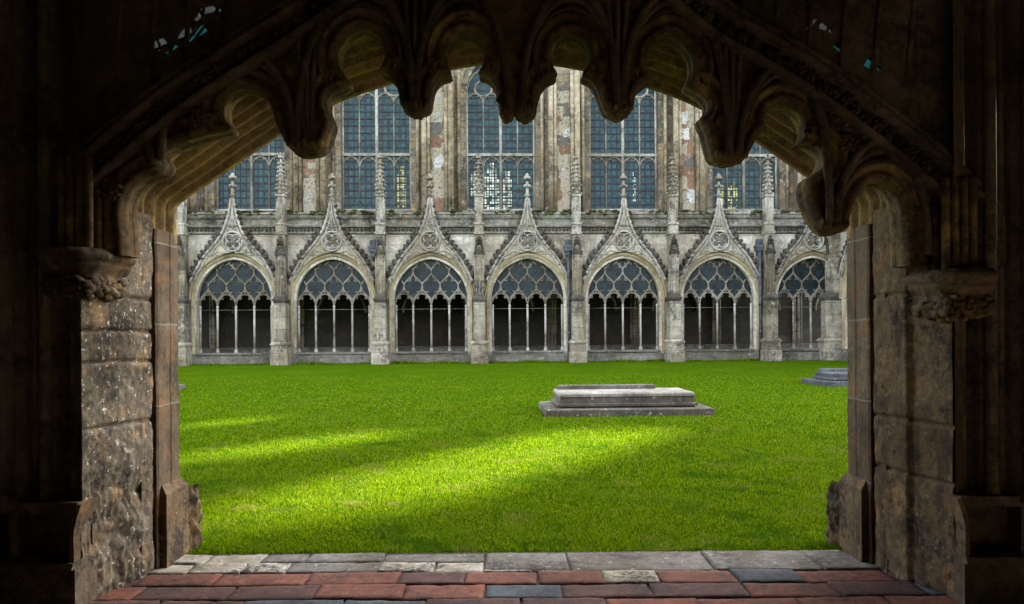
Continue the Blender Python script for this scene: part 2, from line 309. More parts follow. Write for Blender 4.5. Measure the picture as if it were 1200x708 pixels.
# ------------------------------------------------------------------ mesh builder
class MB:
    def __init__(s):
        s.v, s.f, s.mi, s.sm, s.cur = [], [], [], [], 0
    def add(s, vs, fs, smooth=False):
        k = len(s.v); s.v += [tuple(p) for p in vs]
        for f in fs:
            s.f.append([i + k for i in f]); s.mi.append(s.cur); s.sm.append(smooth)
    def box(s, x0, x1, y0, y1, z0, z1, top=None):
        """box; top=(dx, dy) draws the upper face in on each side"""
        dx, dy = top or (0, 0)
        vs = [(x0, y0, z0), (x1, y0, z0), (x1, y1, z0), (x0, y1, z0),
              (x0 + dx, y0 + dy, z1), (x1 - dx, y0 + dy, z1), (x1 - dx, y1 - dy, z1), (x0 + dx, y1 - dy, z1)]
        s.add(vs, [(0, 3, 2, 1), (4, 5, 6, 7), (0, 1, 5, 4), (1, 2, 6, 5), (2, 3, 7, 6), (3, 0, 4, 7)])
    def bevel_box(s, x0, x1, y0, y1, z0, z1, b=0.02, jit=0.0):
        """box with a chamfered top edge and slightly uneven corners"""
        def j(): return random.uniform(-jit, jit)
        c = [(x0 + j(), y0 + j()), (x1 + j(), y0 + j()), (x1 + j(), y1 + j()), (x0 + j(), y1 + j())]
        cx, cy = (x0 + x1) / 2, (y0 + y1) / 2
        def inn(p): return (p[0] + (b if p[0] < cx else -b), p[1] + (b if p[1] < cy else -b))
        zt = [z1 + j() * .4 for _ in range(4)]
        vs = [(a, d, z0) for a, d in c] + [(a, d, zt[i] - b * .7) for i, (a, d) in enumerate(c)] + [(*inn(p), zt[i]) for i, p in enumerate(c)]
        fs = [(8, 9, 10, 11)]
        for i in range(4):
            k = (i + 1) % 4
            fs += [(i, k, k + 4, i + 4), (i + 4, k + 4, k + 8, i + 8)]
        s.add(vs, fs)
    def poly(s, outer, y0, y1, holes=(), sides=True, back=True):
        """polygon in X-Z with holes, extruded from y0 to y1"""
        loops = [list(outer)] + [list(h) for h in holes]
        flat = [p for L in loops for p in L]
        tris = tessellate_polygon([[Vector((a, b, 0)) for a, b in L] for L in loops])
        n = len(flat)
        vs = [(a, y0, b) for a, b in flat] + [(a, y1, b) for a, b in flat]
        fs = [tuple(t) for t in tris]
        if back: fs += [tuple(i + n for i in t[::-1]) for t in tris]
        if sides:
            k = 0
            for L in loops:
                m = len(L)
                for i in range(m):
                    a, b = k + i, k + (i + 1) % m
                    fs.append((a, b, b + n, a + n))
                k += m
        s.add(vs, fs)
    def sweep(s, path, prof, smooth=True, closed=False):
        """profile (t outward, y) carried along a path in X-Z"""
        n = len(path); vs = []
        for i in range(n):
            p = Vector(path[i])
            a = Vector(path[i - 1]) if i or closed else None
            b = Vector(path[(i + 1) % n]) if i < n - 1 or closed else None
            d1 = (p - a).normalized() if a is not None else None
            d2 = (b - p).normalized() if b is not None else None
            d1 = d1 or d2; d2 = d2 or d1
            n1, n2 = Vector((-d1.y, d1.x)), Vector((-d2.y, d2.x))
            nn = n1 + n2
            if nn.length < 1e-4: nn = n1.copy()
            nn.normalize(); k = 1 / max(0.5, nn.dot(n1))
            for t, y in prof:
                q = p + nn * t * k
                vs.append((q.x, y, q.y))
        m = len(prof); fs = []
        for i in range(n if closed else n - 1):
            k = (i + 1) % n
            for j in range(m - 1):
                fs.append((i * m + j, i * m + j + 1, k * m + j + 1, k * m + j))
        s.add(vs, fs, smooth)
    def tube(s, pts, r, n=6, smooth=True, cap=True):
        pts = [Vector(p) for p in pts]
        rs = r if isinstance(r, (list, tuple)) else [r] * len(pts)
        vs = []
        for i, p in enumerate(pts):
            a = pts[max(0, i - 1)]; b = pts[min(len(pts) - 1, i + 1)]
            d = (b - a).normalized()
            ref = Vector((0, 1, 0)) if abs(d.y) < 0.9 else Vector((1, 0, 0))
            u = d.cross(ref).normalized(); w_ = d.cross(u).normalized()
            for k in range(n):
                t = 2 * math.pi * (k + .5) / n
                vs.append(p + (u * math.cos(t) + w_ * math.sin(t)) * rs[i])
        fs = []
        for i in range(len(pts) - 1):
            for k in range(n):
                fs.append((i * n + k, i * n + (k + 1) % n, (i + 1) * n + (k + 1) % n, (i + 1) * n + k))
        if cap:
            fs.append(tuple(range(n))[::-1]); fs.append(tuple((len(pts) - 1) * n + k for k in range(n)))
        s.add(vs, fs, smooth)
    def blob(s, c, r, jit=0.25, nu=7, nv=5, smooth=True):
        rx, ry, rz = r if isinstance(r, (list, tuple)) else (r, r, r)
        vs = [(c[0], c[1], c[2] - rz)]
        for i in range(1, nv):
            a = math.pi * i / nv
            for k in range(nu):
                b = 2 * math.pi * k / nu + i * .4
                q = 1 + random.uniform(-jit, jit)
                vs.append((c[0] + rx * q * math.sin(a) * math.cos(b), c[1] + ry * q * math.sin(a) * math.sin(b), c[2] - rz * q * math.cos(a)))
        vs.append((c[0], c[1], c[2] + rz))
        fs = []
        L = len(vs) - 1
        for k in range(nu):
            fs.append((0, 1 + (k + 1) % nu, 1 + k))
            fs.append((L, L - nu + k, L - nu + (k + 1) % nu))
        for i in range(nv - 2):
            for k in range(nu):
                a, b = 1 + i * nu + k, 1 + i * nu + (k + 1) % nu
                fs.append((a, b, b + nu, a + nu))
        s.add(vs, fs, smooth)
    def grid(s, fn, nu, nv, smooth=True):
        vs = [fn(i / nu, j / nv) for j in range(nv + 1) for i in range(nu + 1)]
        fs = [(j * (nu + 1) + i, j * (nu + 1) + i + 1, (j + 1) * (nu + 1) + i + 1, (j + 1) * (nu + 1) + i) for j in range(nv) for i in range(nu)]
        s.add(vs, fs, smooth)
    def leaf(s, c, r, ang, ydep):
        """a small carved leaf: five lobes round a boss, standing out towards the viewer"""
        for k in range(5):
            t = ang + k * 2 * math.pi / 5
            s.blob((c[0] + .62 * r * math.cos(t), c[1] - ydep * .3, c[2] + .62 * r * math.sin(t)), (r * .42, ydep, r * .42), .25, 6, 4)
        s.blob((c[0], c[1] - ydep * .8, c[2]), (r * .3, ydep * .8, r * .3), .15, 6, 4)
    def build(s, name, mats, parent=None, loc=None):
        me = bpy.data.meshes.new(name)
        me.from_pydata(s.v, [], s.f)
        if not isinstance(mats, (list, tuple)): mats = [mats]
        for m in mats: me.materials.append(m)
        me.polygons.foreach_set('material_index', s.mi)
        me.polygons.foreach_set('use_smooth', s.sm)
        me.update()
        o = bpy.data.objects.new(name, me); COL.objects.link(o)
        if parent: o.parent = parent
        if loc: o.location = loc
        return o


def thing(name, label, cat, loc=(0, 0, 0), rz=0.0, group=None):
    o = bpy.data.objects.new(name, None); COL.objects.link(o)
    o.location = loc; o.rotation_euler = (0, 0, rz); o.empty_display_size = .3
    o['label'] = label; o['category'] = cat
    if group: o['group'] = group
    return o


def structure(name, mb, mats, **kw):
    o = mb.build(name, mats, **kw); o['kind'] = 'structure'
    return o


def copy_tree(o, parent, loc=None):
    c = o.copy(); COL.objects.link(c); c.parent = parent
    if loc is not None: c.location = loc
    for ch in [x for x in ALLKIDS(o)]:
        copy_tree(ch, c)
    return c


def ALLKIDS(o):
    return list(o.children)


def arch(a, z0, h, n=14, cx=0.0):
    """two-centred pointed arch, left spring to right spring"""
    r = (h * h + a * a) / (2 * a)
    out = []
    c = r - a
    t1 = math.atan2(h, c)                       # angle at the apex as seen from the far centre
    for i in range(n + 1):
        t = t1 * i / n
        out.append((cx + c - r * math.cos(t), z0 + r * math.sin(t)))
    return out + [(2 * cx - x, z) for x, z in out[-2::-1]]


def spline(pts, n=6):
    """Catmull-Rom through the points"""
    out = []
    P_ = [pts[0]] + list(pts) + [pts[-1]]
    for i in range(1, len(P_) - 2):
        p0, p1, p2, p3 = [Vector(q) for q in P_[i - 1:i + 3]]
        for k in range(n):
            t = k / n
            q = .5 * (2 * p1 + (p2 - p0) * t + (2 * p0 - 5 * p1 + 4 * p2 - p3) * t * t + (3 * p1 - p0 - 3 * p2 + p3) * t ** 3)
            out.append(tuple(q))
    out.append(tuple(pts[-1]))
    return out

# ================================================================== ground
m = MB()
m.add([(-400, 4.74, 0), (400, 4.74, 0), (400, 600, 0), (-400, 600, 0)], [(0, 1, 2, 3)])
m.add([(-400, -300, 0), (-9.5, -300, 0), (-9.5, 4.74, 0), (-400, 4.74, 0)], [(0, 1, 2, 3)])
m.add([(9.5, -300, 0), (400, -300, 0), (400, 4.74, 0), (9.5, 4.74, 0)], [(0, 1, 2, 3)])
m.add([(-9.5, -300, 0), (9.5, -300, 0), (9.5, -2, 0), (-9.5, -2, 0)], [(0, 1, 2, 3)])
structure('lawn', m, M['lawn'])

# floor of the near walk: earth bed and pavers
m = MB()
m.box(-9.5, 9.5, -2, 4.74, -0.3, -0.016)
structure('floor', m, M['joint'])
m = MB()
names = ['paver_red', 'paver_dark', 'paver_grey', 'paver_pale', 'paver_slate']
rr = random.Random(11)
def slab(mb, x0, x1, y0, y1, zt):
    q = [rr.uniform(-.007, .007) for _ in range(8)]
    sd_ = rr.uniform(0, 50); tx, ty = rr.uniform(-.006, .006), rr.uniform(-.006, .006)
    nu, nv = max(8, int((x1 - x0) / .025)), max(7, int((y1 - y0) / .025))
    amp = rr.uniform(.002, .0055)
    def fn(u, v):
        uu = u * nu; u = 0 if uu < .5 else 1 if uu > nu - .5 else .004 / (x1 - x0) + (1 - .008 / (x1 - x0)) * (uu - 1) / (nu - 2)
        vv = v * nv; v = 0 if vv < .5 else 1 if vv > nv - .5 else .004 / (y1 - y0) + (1 - .008 / (y1 - y0)) * (vv - 1) / (nv - 2)
        xx = (x0 + q[0] * (1 - v) + q[1] * v) * (1 - u) + (x1 + q[2] * (1 - v) + q[3] * v) * u
        yy = (y0 + q[4] * (1 - u) + q[5] * u) * (1 - v) + (y1 + q[6] * (1 - u) + q[7] * u) * v
        e = min(u * (x1 - x0), (1 - u) * (x1 - x0), v * (y1 - y0), (1 - v) * (y1 - y0))
        wv = Vector((xx * 14, yy * 22, sd_))
        edge = .5 + .5 * noise.noise(Vector((xx * 16, yy * 16, sd_ + 3)))
        z = zt + (u - .5) * tx + (v - .5) * ty + amp * noise.fractal(wv, 1, 2, 5) - .005 * max(0, 1 - e / (.006 + .016 * edge)) ** 2
        if e < 1e-4:
            z = -.03
            k = .008 * noise.noise(Vector((xx * 20, yy * 20, sd_)))
            xx += k; yy += k
        return (xx, yy, z)
    mb.grid(fn, nu, nv)
def row(y0, y1, cells, x0):
    x = x0
    for wd, kind in cells:
        m.cur = kind; g_ = .0015 if y1 > 3.5 else .006
        if y1 > 3.5: slab(m, x + g_, x + wd - g_, y0 + g_, y1 - g_, rr.uniform(-.004, .008))
        else: m.bevel_box(x + g_, x + wd - g_, y0 + g_, y1 - g_, -.1, rr.uniform(-.006, .008), b=.012, jit=.007)
        x += wd
# outer threshold course: rubble at the left, long flags at the right
row(4.54, 4.735, [(.3, 3), (.22, 3), (.34, 3), (.26, 2), (.46, 2), (.60, 2)], -2.35)
row(4.40, 4.735, [(.49, 2)], -.17)
row(4.37, 4.735, [(.82, 2), (.62, 2), (.8, 2)], .32)
row(4.36, 4.54, [(.42, 0), (.38, 3), (.3, 3), (.26, 3), (.52, 2), (.32, 3), (.28, 3)], -2.65)
row(4.36, 4.40, [(.28, 3), (.22, 3)], -.17)
row(4.14, 4.36, [(.5, 1), (.42, 0), (.5, 0), (.5, 0), (.36, 1), (.4, 0), (.36, 0), (.3, 3), (.42, 0), (.36, 4), (.5, 0), (.42, 1), (.3, 1), (.75, 2)], -2.55)
row(3.92, 4.14, [(.3, 1), (.4, 0), (.48, 1), (.44, 1), (.46, 0), (.42, 0), (.4, 4), (.46, 1), (.5, 1), (.46, 0), (.44, 1), (.32, 4), (.5, 2), (.5, 2)], -2.65)
y = 3.92
while y > -2:
    x = -9.4 + rr.random() * .3; cells = []
    while x + sum(c[0] for c in cells) < 9.2:
        cells.append((rr.uniform(.36, .52), rr.choice([0, 1, 1, 0, 4, 1] if y > 3.4 else [3, 3, 2, 3, 2, 0])))  # unseen rows behind are made pale to bounce light upwards
    row(y - .24, y, cells, x); y -= .24
structure('paving', m, [M[k] for k in names])

# ================================================================== far cloister range
TH = R(2.25); PITCH = 4.15
A0, ASP, AH = 1.55, 2.74, 1.72


def poly_tube(mb, pts, y, r, n=6):
    mb.tube([(a, y, b) for a, b in pts], r, n)


def clip_arch(pts, a=A0 - .02):
    r_ = (AH * AH + a * a) / (2 * a); c = r_ - a
    out = []
    for x, z in pts:
        if z <= ASP and abs(x) <= a: out.append((x, z)); continue
        xx = abs(x)
        if z > ASP and (xx + c) ** 2 + (z - ASP) ** 2 > r_ * r_: 
            if out: break
            continue
        out.append((x, z))
    return out


def curve(p, q, bend, n=6):
    """a gently bowed bar from p to q, leaving p vertically when bend = 1, reaching q vertically when bend = -1"""
    out = []
    for i in range(n + 1):
        t = i / n
        if bend > 0: x = p[0] + (q[0] - p[0]) * (1 - math.cos(t * math.pi / 2)); z = p[1] + (q[1] - p[1]) * math.sin(t * math.pi / 2)
        else: x = p[0] + (q[0] - p[0]) * math.sin(t * math.pi / 2); z = p[1] + (q[1] - p[1]) * (1 - math.cos(t * math.pi / 2))
        out.append((x, z))
    return out


def ogee(p, q, n=8):
    return [(p[0] + (q[0] - p[0]) * (3 * t * t - 2 * t ** 3), p[1] + (q[1] - p[1]) * t) for t in [i / n for i in range(n + 1)]]


def make_window(parent, loc):
    LW = 2 * A0 / 4
    mull = [-A0 + LW * i for i in range(5)]
    cen = [-A0 + LW * (i + .5) for i in range(4)]
    b = MB(); Y = .24
    for i, x in enumerate(mull):
        xx = max(-A0 + .05, min(A0 - .05, x))
        b.tube([(xx, Y, .42), (xx, Y, .6)], [.085, .07], 8)
        b.tube([(xx, Y, .6), (xx, Y, 2.5)], .046, 8)
        b.blob((xx, Y, .62), (.075, .075, .05), 0, 8, 4); b.blob((xx, Y, 2.42), (.065, .065, .05), 0, 8, 4)
    wdw = b.build('window', M['tracery'], parent, loc)
    b = MB(); R1 = .036
    def bar(pts, r=R1):
        pts = clip_arch(pts)
        if len(pts) > 1: poly_tube(b, pts, Y, r)
    def cusp(p, dx, dz):
        bar([p, (p[0] + dx * .55, p[1] + dz * .55), (p[0] + dx, p[1] + dz)], .022)
    for i, c in enumerate(cen):
        for x in (mull[i], mull[i + 1]):
            s_ = 1 if c > x else -1
            pts = curve((x, 2.40), (c, 2.98), 1)
            poly_tube(b, pts, Y, .03)
            k = pts[3]; poly_tube(b, [k, (k[0] + s_ * .12, k[1] - .05)], Y, [.032, .02])
            k = pts[4]; poly_tube(b, [k, (k[0] + s_ * .05, k[1] - .12)], Y, [.03, .018])
            L = ogee((x, 2.66), (c, 3.26)); bar(L)
        bar([(c, 2.95), (c, 3.1), (c, 3.26), (c, 3.36)])
        for j in (i, i + 1):
            L = ogee((c, 3.34), (mull[j], 3.88)); bar(L)
            s_ = 1 if mull[j] > c else -1
            cusp(L[5], s_ * .02, -.16); cusp(L[3], s_ * .15, -.02)
    for j in (1, 2, 3):
        x = mull[j]
        bar([(x, 3.86), (x, 3.92), (x, 3.98)])
        for c in (cen[j - 1], cen[j]):
            s_ = 1 if c > x else -1
            L = ogee((x, 2.66), (c, 3.26)); cusp(L[5], -s_ * .14, .05)
            L = ogee((x, 3.96), (c, 4.5)); bar(L)
            cusp(L[3], -s_ * .02, .14); cusp(L[2], s_ * .14, .0)
    for c in (cen[1], cen[2]):
        L = ogee((c, 4.2), (0, 4.6)); bar(L)
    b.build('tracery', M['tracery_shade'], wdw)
    # glazed upper cells
    g = MB()
    low = []
    for i in range(3, -1, -1):
        hd = curve((mull[i + 1], 2.42), (cen[i], 2.98), 1)
        hd2 = curve((mull[i], 2.42), (cen[i], 2.98), 1)[::-1]
        low += hd[:-1] + hd2
    a_ = arch(A0 + .02, ASP, AH + .02)
    g.poly(a_ + low, .275, .285)
    gl = g.build('glass', M['cloister_glass'], wdw)
    # diagonal leading of the upper cells
    ld = MB(); r_ = (AH * AH + A0 * A0) / (2 * A0); cc = r_ - A0
    for s_ in (-1, 1):
        for k in range(-34, 35):
            seg = []
            for q in np.linspace(-A0, A0, 60):
                x = q; z = 3.5 + s_ * q * 1.25 + k * .17
                ok = z > ASP and (abs(x) + cc) ** 2 + (z - ASP) ** 2 < r_ * r_ and z > 2.98
                if ok: seg.append((x, z))
            if len(seg) > 1:
                ld.tube([(seg[0][0], .27, seg[0][1]), (seg[-1][0], .27, seg[-1][1])], .013, 4, False, False)
    ld.build('leading', M['lead'], gl)
    sb = MB()
    sb.tube([(-A0, .24, 2.32), (A0, .24, 2.32)], .010, 5)
    sb.build('saddle_bar', M['tracery_shade'], wdw)
    # moulded arch round the opening, with its jambs
    am = MB()
    pth = [(-A0, .45), (-A0, 1.5)] + arch(A0, ASP, AH, 16) + [(A0, 1.5), (A0, .45)]
    am.sweep(pth, [(0, .45), (0, .13), (.035, .10), (.05, .04), (.09, .02), (.11, -.03), (.15, -.05), (.19, -.09), (.23, -.075), (.235, .0)])
    am.build('arch_moulding', M['arch'], wdw)
    hm = MB()
    hm.sweep(arch(A0 + .25, ASP - .1, AH + .38, 16), [(0, .0), (0, -.12), (.03, -.155), (.06, -.14), (.085, -.07), (.085, 0)])
    hm.build('hood_mould', M['arch'], wdw)
    return wdw


def gable_edge():
    return [(1.78, 3.50), (1.60, 3.88), (1.26, 4.48), (.90, 4.92), (.62, 5.27), (.38, 5.70), (.22, 6.15), (.12, 6.6), (.05, 7.0)]


def make_gable(parent, loc):
    ed = spline(gable_edge(), 4)
    top = [(-x, z) for x, z in ed] + [(x, z) for x, z in ed[::-1]]
    low = arch(A0 + .30, ASP - .1, AH + .44, 16)[::-1]
    low = [p for p in low if p[1] > 3.3]
    b = MB()
    n = 20
    cir = [(.40 * math.cos(2 * math.pi * k / n), 5.2 + .40 * math.sin(2 * math.pi * k / n)) for k in range(n)]
    b.poly(top + low, -.17, -.02, holes=[cir])
    gb = b.build('gable', M['dressed'], parent, loc)
    e = MB()
    for s_ in (-1, 1):
        e.tube([(s_ * x, -.19, z) for x, z in ed], .055, 6)
        inn = [(max(x - .13, 0.02), z - .09) for x, z in ed[2:-4]]
        e.tube([(s_ * x, -.18, z) for x, z in inn], .025, 6)
    e.tube([(0, -.18, 5.62), (0, -.18, 6.9)], .03, 6)
    for z, wd in ((5.72, .26), (5.95, .2), (6.2, .14)):
        e.tube([(-wd, -.18, z + .1), (0, -.18, z - .06), (wd, -.18, z + .1)], .022, 5)
    for s_ in (-1, 1):
        e.tube([(s_ * x, -.18, z) for x, z in spline([(.1, 4.74), (.34, 4.72), (.62, 4.78), (.78, 4.68), (1.0, 4.55)], 4)], .024, 6)
    e.build('coping', M['tracery'], gb)
    r = MB()
    r.tube([(.41 * math.cos(2 * math.pi * k / 24), -.18, 5.2 + .41 * math.sin(2 * math.pi * k / 24)) for k in range(25)], .045, 6, cap=False)
    for q in range(4):
        t0 = math.pi / 4 + q * math.pi / 2
        cx, cz = .185 * math.cos(t0), 5.2 + .185 * math.sin(t0)
        r.tube([(cx + .165 * math.cos(t0 + t), -.15, cz + .165 * math.sin(t0 + t)) for t in np.linspace(-2.1, 2.1, 12)], .03, 6)
    r.poly(cir, -.045, -.03)
    r.build('roundel', M['tracery'], gb)
    r = MB()
    for q in range(4):
        t0 = math.pi / 4 + q * math.pi / 2
        r.leaf((.17 * math.cos(t0), -.05, 5.2 + .17 * math.sin(t0)), .09, q, .05)
    r.leaf((0, -.1, 5.2), .09, .3, .06)
    r.build('carved_boss', M['dressed'], gb)
    for s_ in (-1, 1):
        c = MB()
        L = spline(gable_edge(), 10); acc = 0; last = L[0]
        for p in L:
            acc += math.hypot(p[0] - last[0], p[1] - last[1]); last = p
            if acc > .23 and p[1] < 6.7:
                acc = 0
                f = 1.0 if p[1] < 5.6 else .55
                nx, nz = .8, .55
                c.blob((s_ * (p[0] + .09 * f * nx), -.16, p[1] + .09 * f * nz), (.15 * f, .10, .14 * f), .4, 7, 5)
                c.blob((s_ * (p[0] + .2 * f * nx), -.17, p[1] + .17 * f * nz + .03), (.085 * f, .07, .08 * f), .35, 6, 4)
        c.build('crocketing', M['sooty'], gb)
    f = MB()
    f.tube([(0, -.1, 6.8), (0, -.1, 7.75)], [.085, .055], 8)
    f.blob((0, -.1, 7.15), (.15, .13, .05), .1, 8, 4)
    for q in range(6):
        t = q * math.pi / 3
        f.blob((.11 * math.cos(t), -.1 + .11 * math.sin(t), 7.55), (.06, .06, .07), .3, 6, 4)
        f.blob((.09 * math.cos(t + .5), -.1 + .09 * math.sin(t + .5), 7.9), (.08, .08, .08), .35, 6, 4)
    f.blob((0, -.1, 7.98), (.1, .1, .13), .25, 7, 5)
    f.build('finial', M['pinnacle'], gb)
    return gb


def make_buttress(parent, loc):
    b = MB()
    b.box(-.36, .36, -.86, 0, 0, .42)
    b.box(-.36, .36, -.86, 0, .42, .50, (.03, .03))
    b.box(-.32, .32, -.80, 0, .50, .82); b.box(-.37, .37, -.86, 0, .82, .88); b.box(-.37, .37, -.86, 0, .88, .98, (.11, .09))
    b.box(-.235, .235, -.70, 0, .98, 2.58)
    bt = b.build('buttress', M['buttress'], parent, loc)
    c = MB()
    c.box(-.25, .25, -.73, 0, 2.58, 2.66); c.box(-.285, .285, -.77, 0, 2.66, 2.74); c.box(-.27, .27, -.74, 0, 2.74, 2.92, (.08, .14))
    c.build('offset_moulding', M['sooty'], bt)
    u = MB()
    u.box(-.18, .18, -.50, 0, 2.9, 5.45)
    for s_ in (-1, 1):
        u.tube([(s_ * .18, -.5, 2.95), (s_ * .18, -.5, 4.5)], .035, 6); u.tube([(s_ * .075, -.515, 2.95), (s_ * .075, -.515, 4.4)], .022, 6)
        u.tube([(s_ * .18, -.5, 4.4), (s_ * .12, -.53, 4.75), (0, -.55, 5.0)], .035, 6)
    u.build('upper_shaft', M['buttress'], bt)
    k = MB()
    k.box(-.16, .16, -.56, -.5, 4.62, 4.8)
    for i in range(7):
        z = 4.62 + i * .1; wd = .19 * (1 - i / 8)
        for s_ in (-1, 1): k.blob((s_ * wd, -.56, z), (.06, .07, .06), .35, 6, 4)
    k.leaf((0, -.58, 5.15), .13, .2, .08); k.blob((0, -.58, 5.33), (.07, .07, .08), .3)
    k.build('carved_gablet', M['sooty'], bt)
    s = MB()
    s.box(-.22, .22, -.56, 0, 5.45, 5.55); s.box(-.19, .19, -.52, 0, 5.55, 5.86); s.box(-.22, .22, -.56, .0, 5.86, 5.95, (.02, .02))
    s.box(-.155, .155, -.47, -.16, 5.95, 7.05)
    for a in (-.155, .155):
        for q in (-.47, -.16): s.tube([(a, q, 5.95), (a, q, 7.0)], .03, 6)
    s.box(-.2, .2, -.515, -.115, 7.05, 7.15)
    s.tube([(0, -.315, 7.15), (0, -.315, 8.7)], [.17, .035], 8)
    for i in range(8):
        z = 7.2 + i * .18; rad = .17 * (1 - i / 10) + .05
        for q in range(4):
            t = q * math.pi / 2 + math.pi / 4 * (i % 2)
            s.blob((rad * math.cos(t), -.315 + rad * math.sin(t), z), (.065, .065, .06), .35, 6, 4)
    for q in range(5): s.blob((.08 * math.cos(q * 1.257), -.315 + .08 * math.sin(q * 1.257), 8.72), .06, .3, 6, 4)
    s.blob((0, -.315, 8.85), (.05, .05, .09), .2)
    s.build('pinnacle', M['pinnacle'], bt)
    return bt


def make_pipe(parent, loc, z1, hopper_only=False):
    p = MB()
    if not hopper_only:
        p.tube([(0, -.22, .05), (0, -.22, z1)], .065, 8)
        for z in (1.2, 2.4, 3.6): p.tube([(0, -.22, z), (0, -.22, z + .1)], .085, 8)
    else:
        p.tube([(0, -.12, z1 - .5), (0, -.12, z1)], .06, 8)
    d = p.build('downpipe', M['pipe'], parent, loc)
    h = MB()
    h.box(-.1, .1, -.2, -.02, z1 - .35, z1 - .15); h.box(-.17, .17, -.3, -.02, z1 - .15, z1); h.box(-.2, .2, -.33, -.02, z1, z1 + .1); h.box(-.12, .12, -.22, -.02, z1 + .1, z1 + .35)
    h.build('hopper_head', M['pipe'], d)
    return d


def make_range(root, bays, butts, u0, u1, pipes, back):
    """the wall with its openings, parapet and roof; then the repeated parts"""
    hole = lambda c: [(c - A0, .42)] + arch(A0, ASP, AH, 14, c) + [(c + A0, .42)]
    b = MB()
    b.poly([(u0, 0), (u1, 0), (u1, 5.5), (u0, 5.5)], 0, .5, holes=[hole(c)[::-1] for c in bays])
    b.build('wall', M['ashlar'], root)
    b = MB()
    b.box(u0, u1, -.16, -.003, 0, .30); b.box(u0, u1, -.16, -.003, .30, .36, (0, .05))
    for c in bays: b.box(c - A0, c + A0, -.2, .5, .423, .50)
    b.build('plinth', M['plinth'], root)
    b = MB()
    b.sweep([(u0, 5.5), (u1, 5.5)], [(0, .5), (0, -.02), (.05, -.1), (.1, -.1), (.12, -.05), (.27, -.05), (.3, -.2), (.36, -.22), (.42, -.02), (.66, -.02), (.67, -.1), (.71, -.12), (.74, -.02)], smooth=False)
    cn = b.build('cornice', M['coping'], root)
    b = MB(); x = u0
    while x < u1:
        b.blob((x, -.07, 5.69), (.062, .06, .065), .2, 6, 4); x += .16
    b.build('ballflower_band', M['sooty'], cn)
    b = MB()
    b.box(u0, u1, -.06, .5, 6.24, 6.36); b.box(u0, u1, -.12, .5, 6.36, 6.46, (0, .1))
    pr = b.build('parapet', M['coping'], root)
    b = MB()
    for i in range(int((u1 - u0) * 22)):
        x = random.uniform(u0, u1)
        if noise.noise(Vector((x * .9, 0, 2))) < -.12: continue
        b.blob((x, random.uniform(-.14, .2), random.uniform(6.34, 6.52)), (random.uniform(.05, .14), .08, random.uniform(.03, .07)), .4, 6, 4)
    b.build('moss', M['moss'], pr)
    b = MB()
    b.add([(u0, .5, 5.9), (u1, .5, 5.9), (u1, back, 6.9), (u0, back, 6.9), (u0, .5, 5.6), (u1, .5, 5.6), (u1, back, 5.6), (u0, back, 5.6)], [(0, 1, 2, 3), (4, 5, 6, 7), (0, 4, 5, 1)])
    b.build('roof', M['interior'], root)
    b = MB(); b.box(u0, u1, .5, back, -.2, .02); b.build('walk_floor', M['interior'], root)
    w0 = g0 = b0 = None
    for c in bays:
        w0 = make_window(root, (c, 0, 0)) if w0 is None else copy_tree(w0, root, (c, 0, 0))
    for c in bays:
        g0 = make_gable(root, (c, 0, 0)) if g0 is None else copy_tree(g0, root, (c, 0, 0))
    for c in butts:
        b0 = make_buttress(root, (c, 0, 0)) if b0 is None else copy_tree(b0, root, (c, 0, 0))
    for c, z1, ho in pipes: make_pipe(root, (c, 0, 0), z1, ho)

far = thing('cloister_range', 'pale grey gothic cloister range with gabled traceried openings across the far side of the lawn', 'cloister', (2.76, 33.45, 0), TH)
make_range(far, [PITCH * (i + .5) for i in range(-6, 3)], [PITCH * i for i in range(-5, 3)], -6 * PITCH - .4, 12.2,
           [(-.33, 4.9, False), (PITCH * 2 - .33, 4.9, False), (-2 * PITCH - .36, 4.9, True), (-4 * PITCH - .33, 4.5, False)], 5.0)
corner = Vector((2.76, 33.45, 0)) + Vector((math.cos(TH), math.sin(TH), 0)) * 11.45
side = thing('cloister_range', 'narrow edge of the cloister range turning the far right corner beside the dark jamb', 'cloister', corner, TH - R(90))
make_range(side, [2.35 + PITCH * i for i in range(3)], [.18 + PITCH * i for i in range(4)], -.05, .18 + 3 * PITCH + .4, [], 5.0)

# ================================================================== nave behind
NP = 6.2
NA = 1.72
PITCH = 4.15
nave = thing('church_nave', 'tall weathered church nave wall with huge leaded windows rising behind the cloister', 'church', (-.5, 38.75, 0), TH)
wins = [NP * i for i in range(-3, 4)]


def nave_arch(c, a=NA, z=13.0, h=2.6, n=12):
    return arch(a, z, h, n, c)
b = MB()
b.poly([(-24, 0), (24, 0), (24, 17.4), (-24, 17.4)], 0, .9, holes=[([(c - NA, 7.37)] + nave_arch(c) + [(c + NA, 7.37)])[::-1] for c in wins])
b.build('wall', M['nave'], nave)
b = MB(); b.box(-24, 24, -.03, -.006, 0, 6.2); bw = b.build('walk_back_wall', M['interior'], nave)
b = MB(); b.box(-24, 24, -.55, -.03, 0, .55); b.box(-24, 24, -.6, -.03, .55, .62); b.build('bench', M['plinth'], bw)
for i in range(-6, 5):
    u = 3.26 + PITCH * (i + .5) + 1.3
    b = MB()
    for dx_, r_ in ((-.16, .07), (0, .1), (.16, .07)): b.tube([(u + dx_, -.12, .62), (u + dx_, -.12, 5.4)], r_, 8)
    b.sweep(arch(1.1, 2.3, 1.25, 8, u + PITCH / 2), [(0, -.03), (0, -.14), (.08, -.16), (.12, -.1), (.12, -.03)])
    b.build('wall_shaft', M['dressed'], bw)


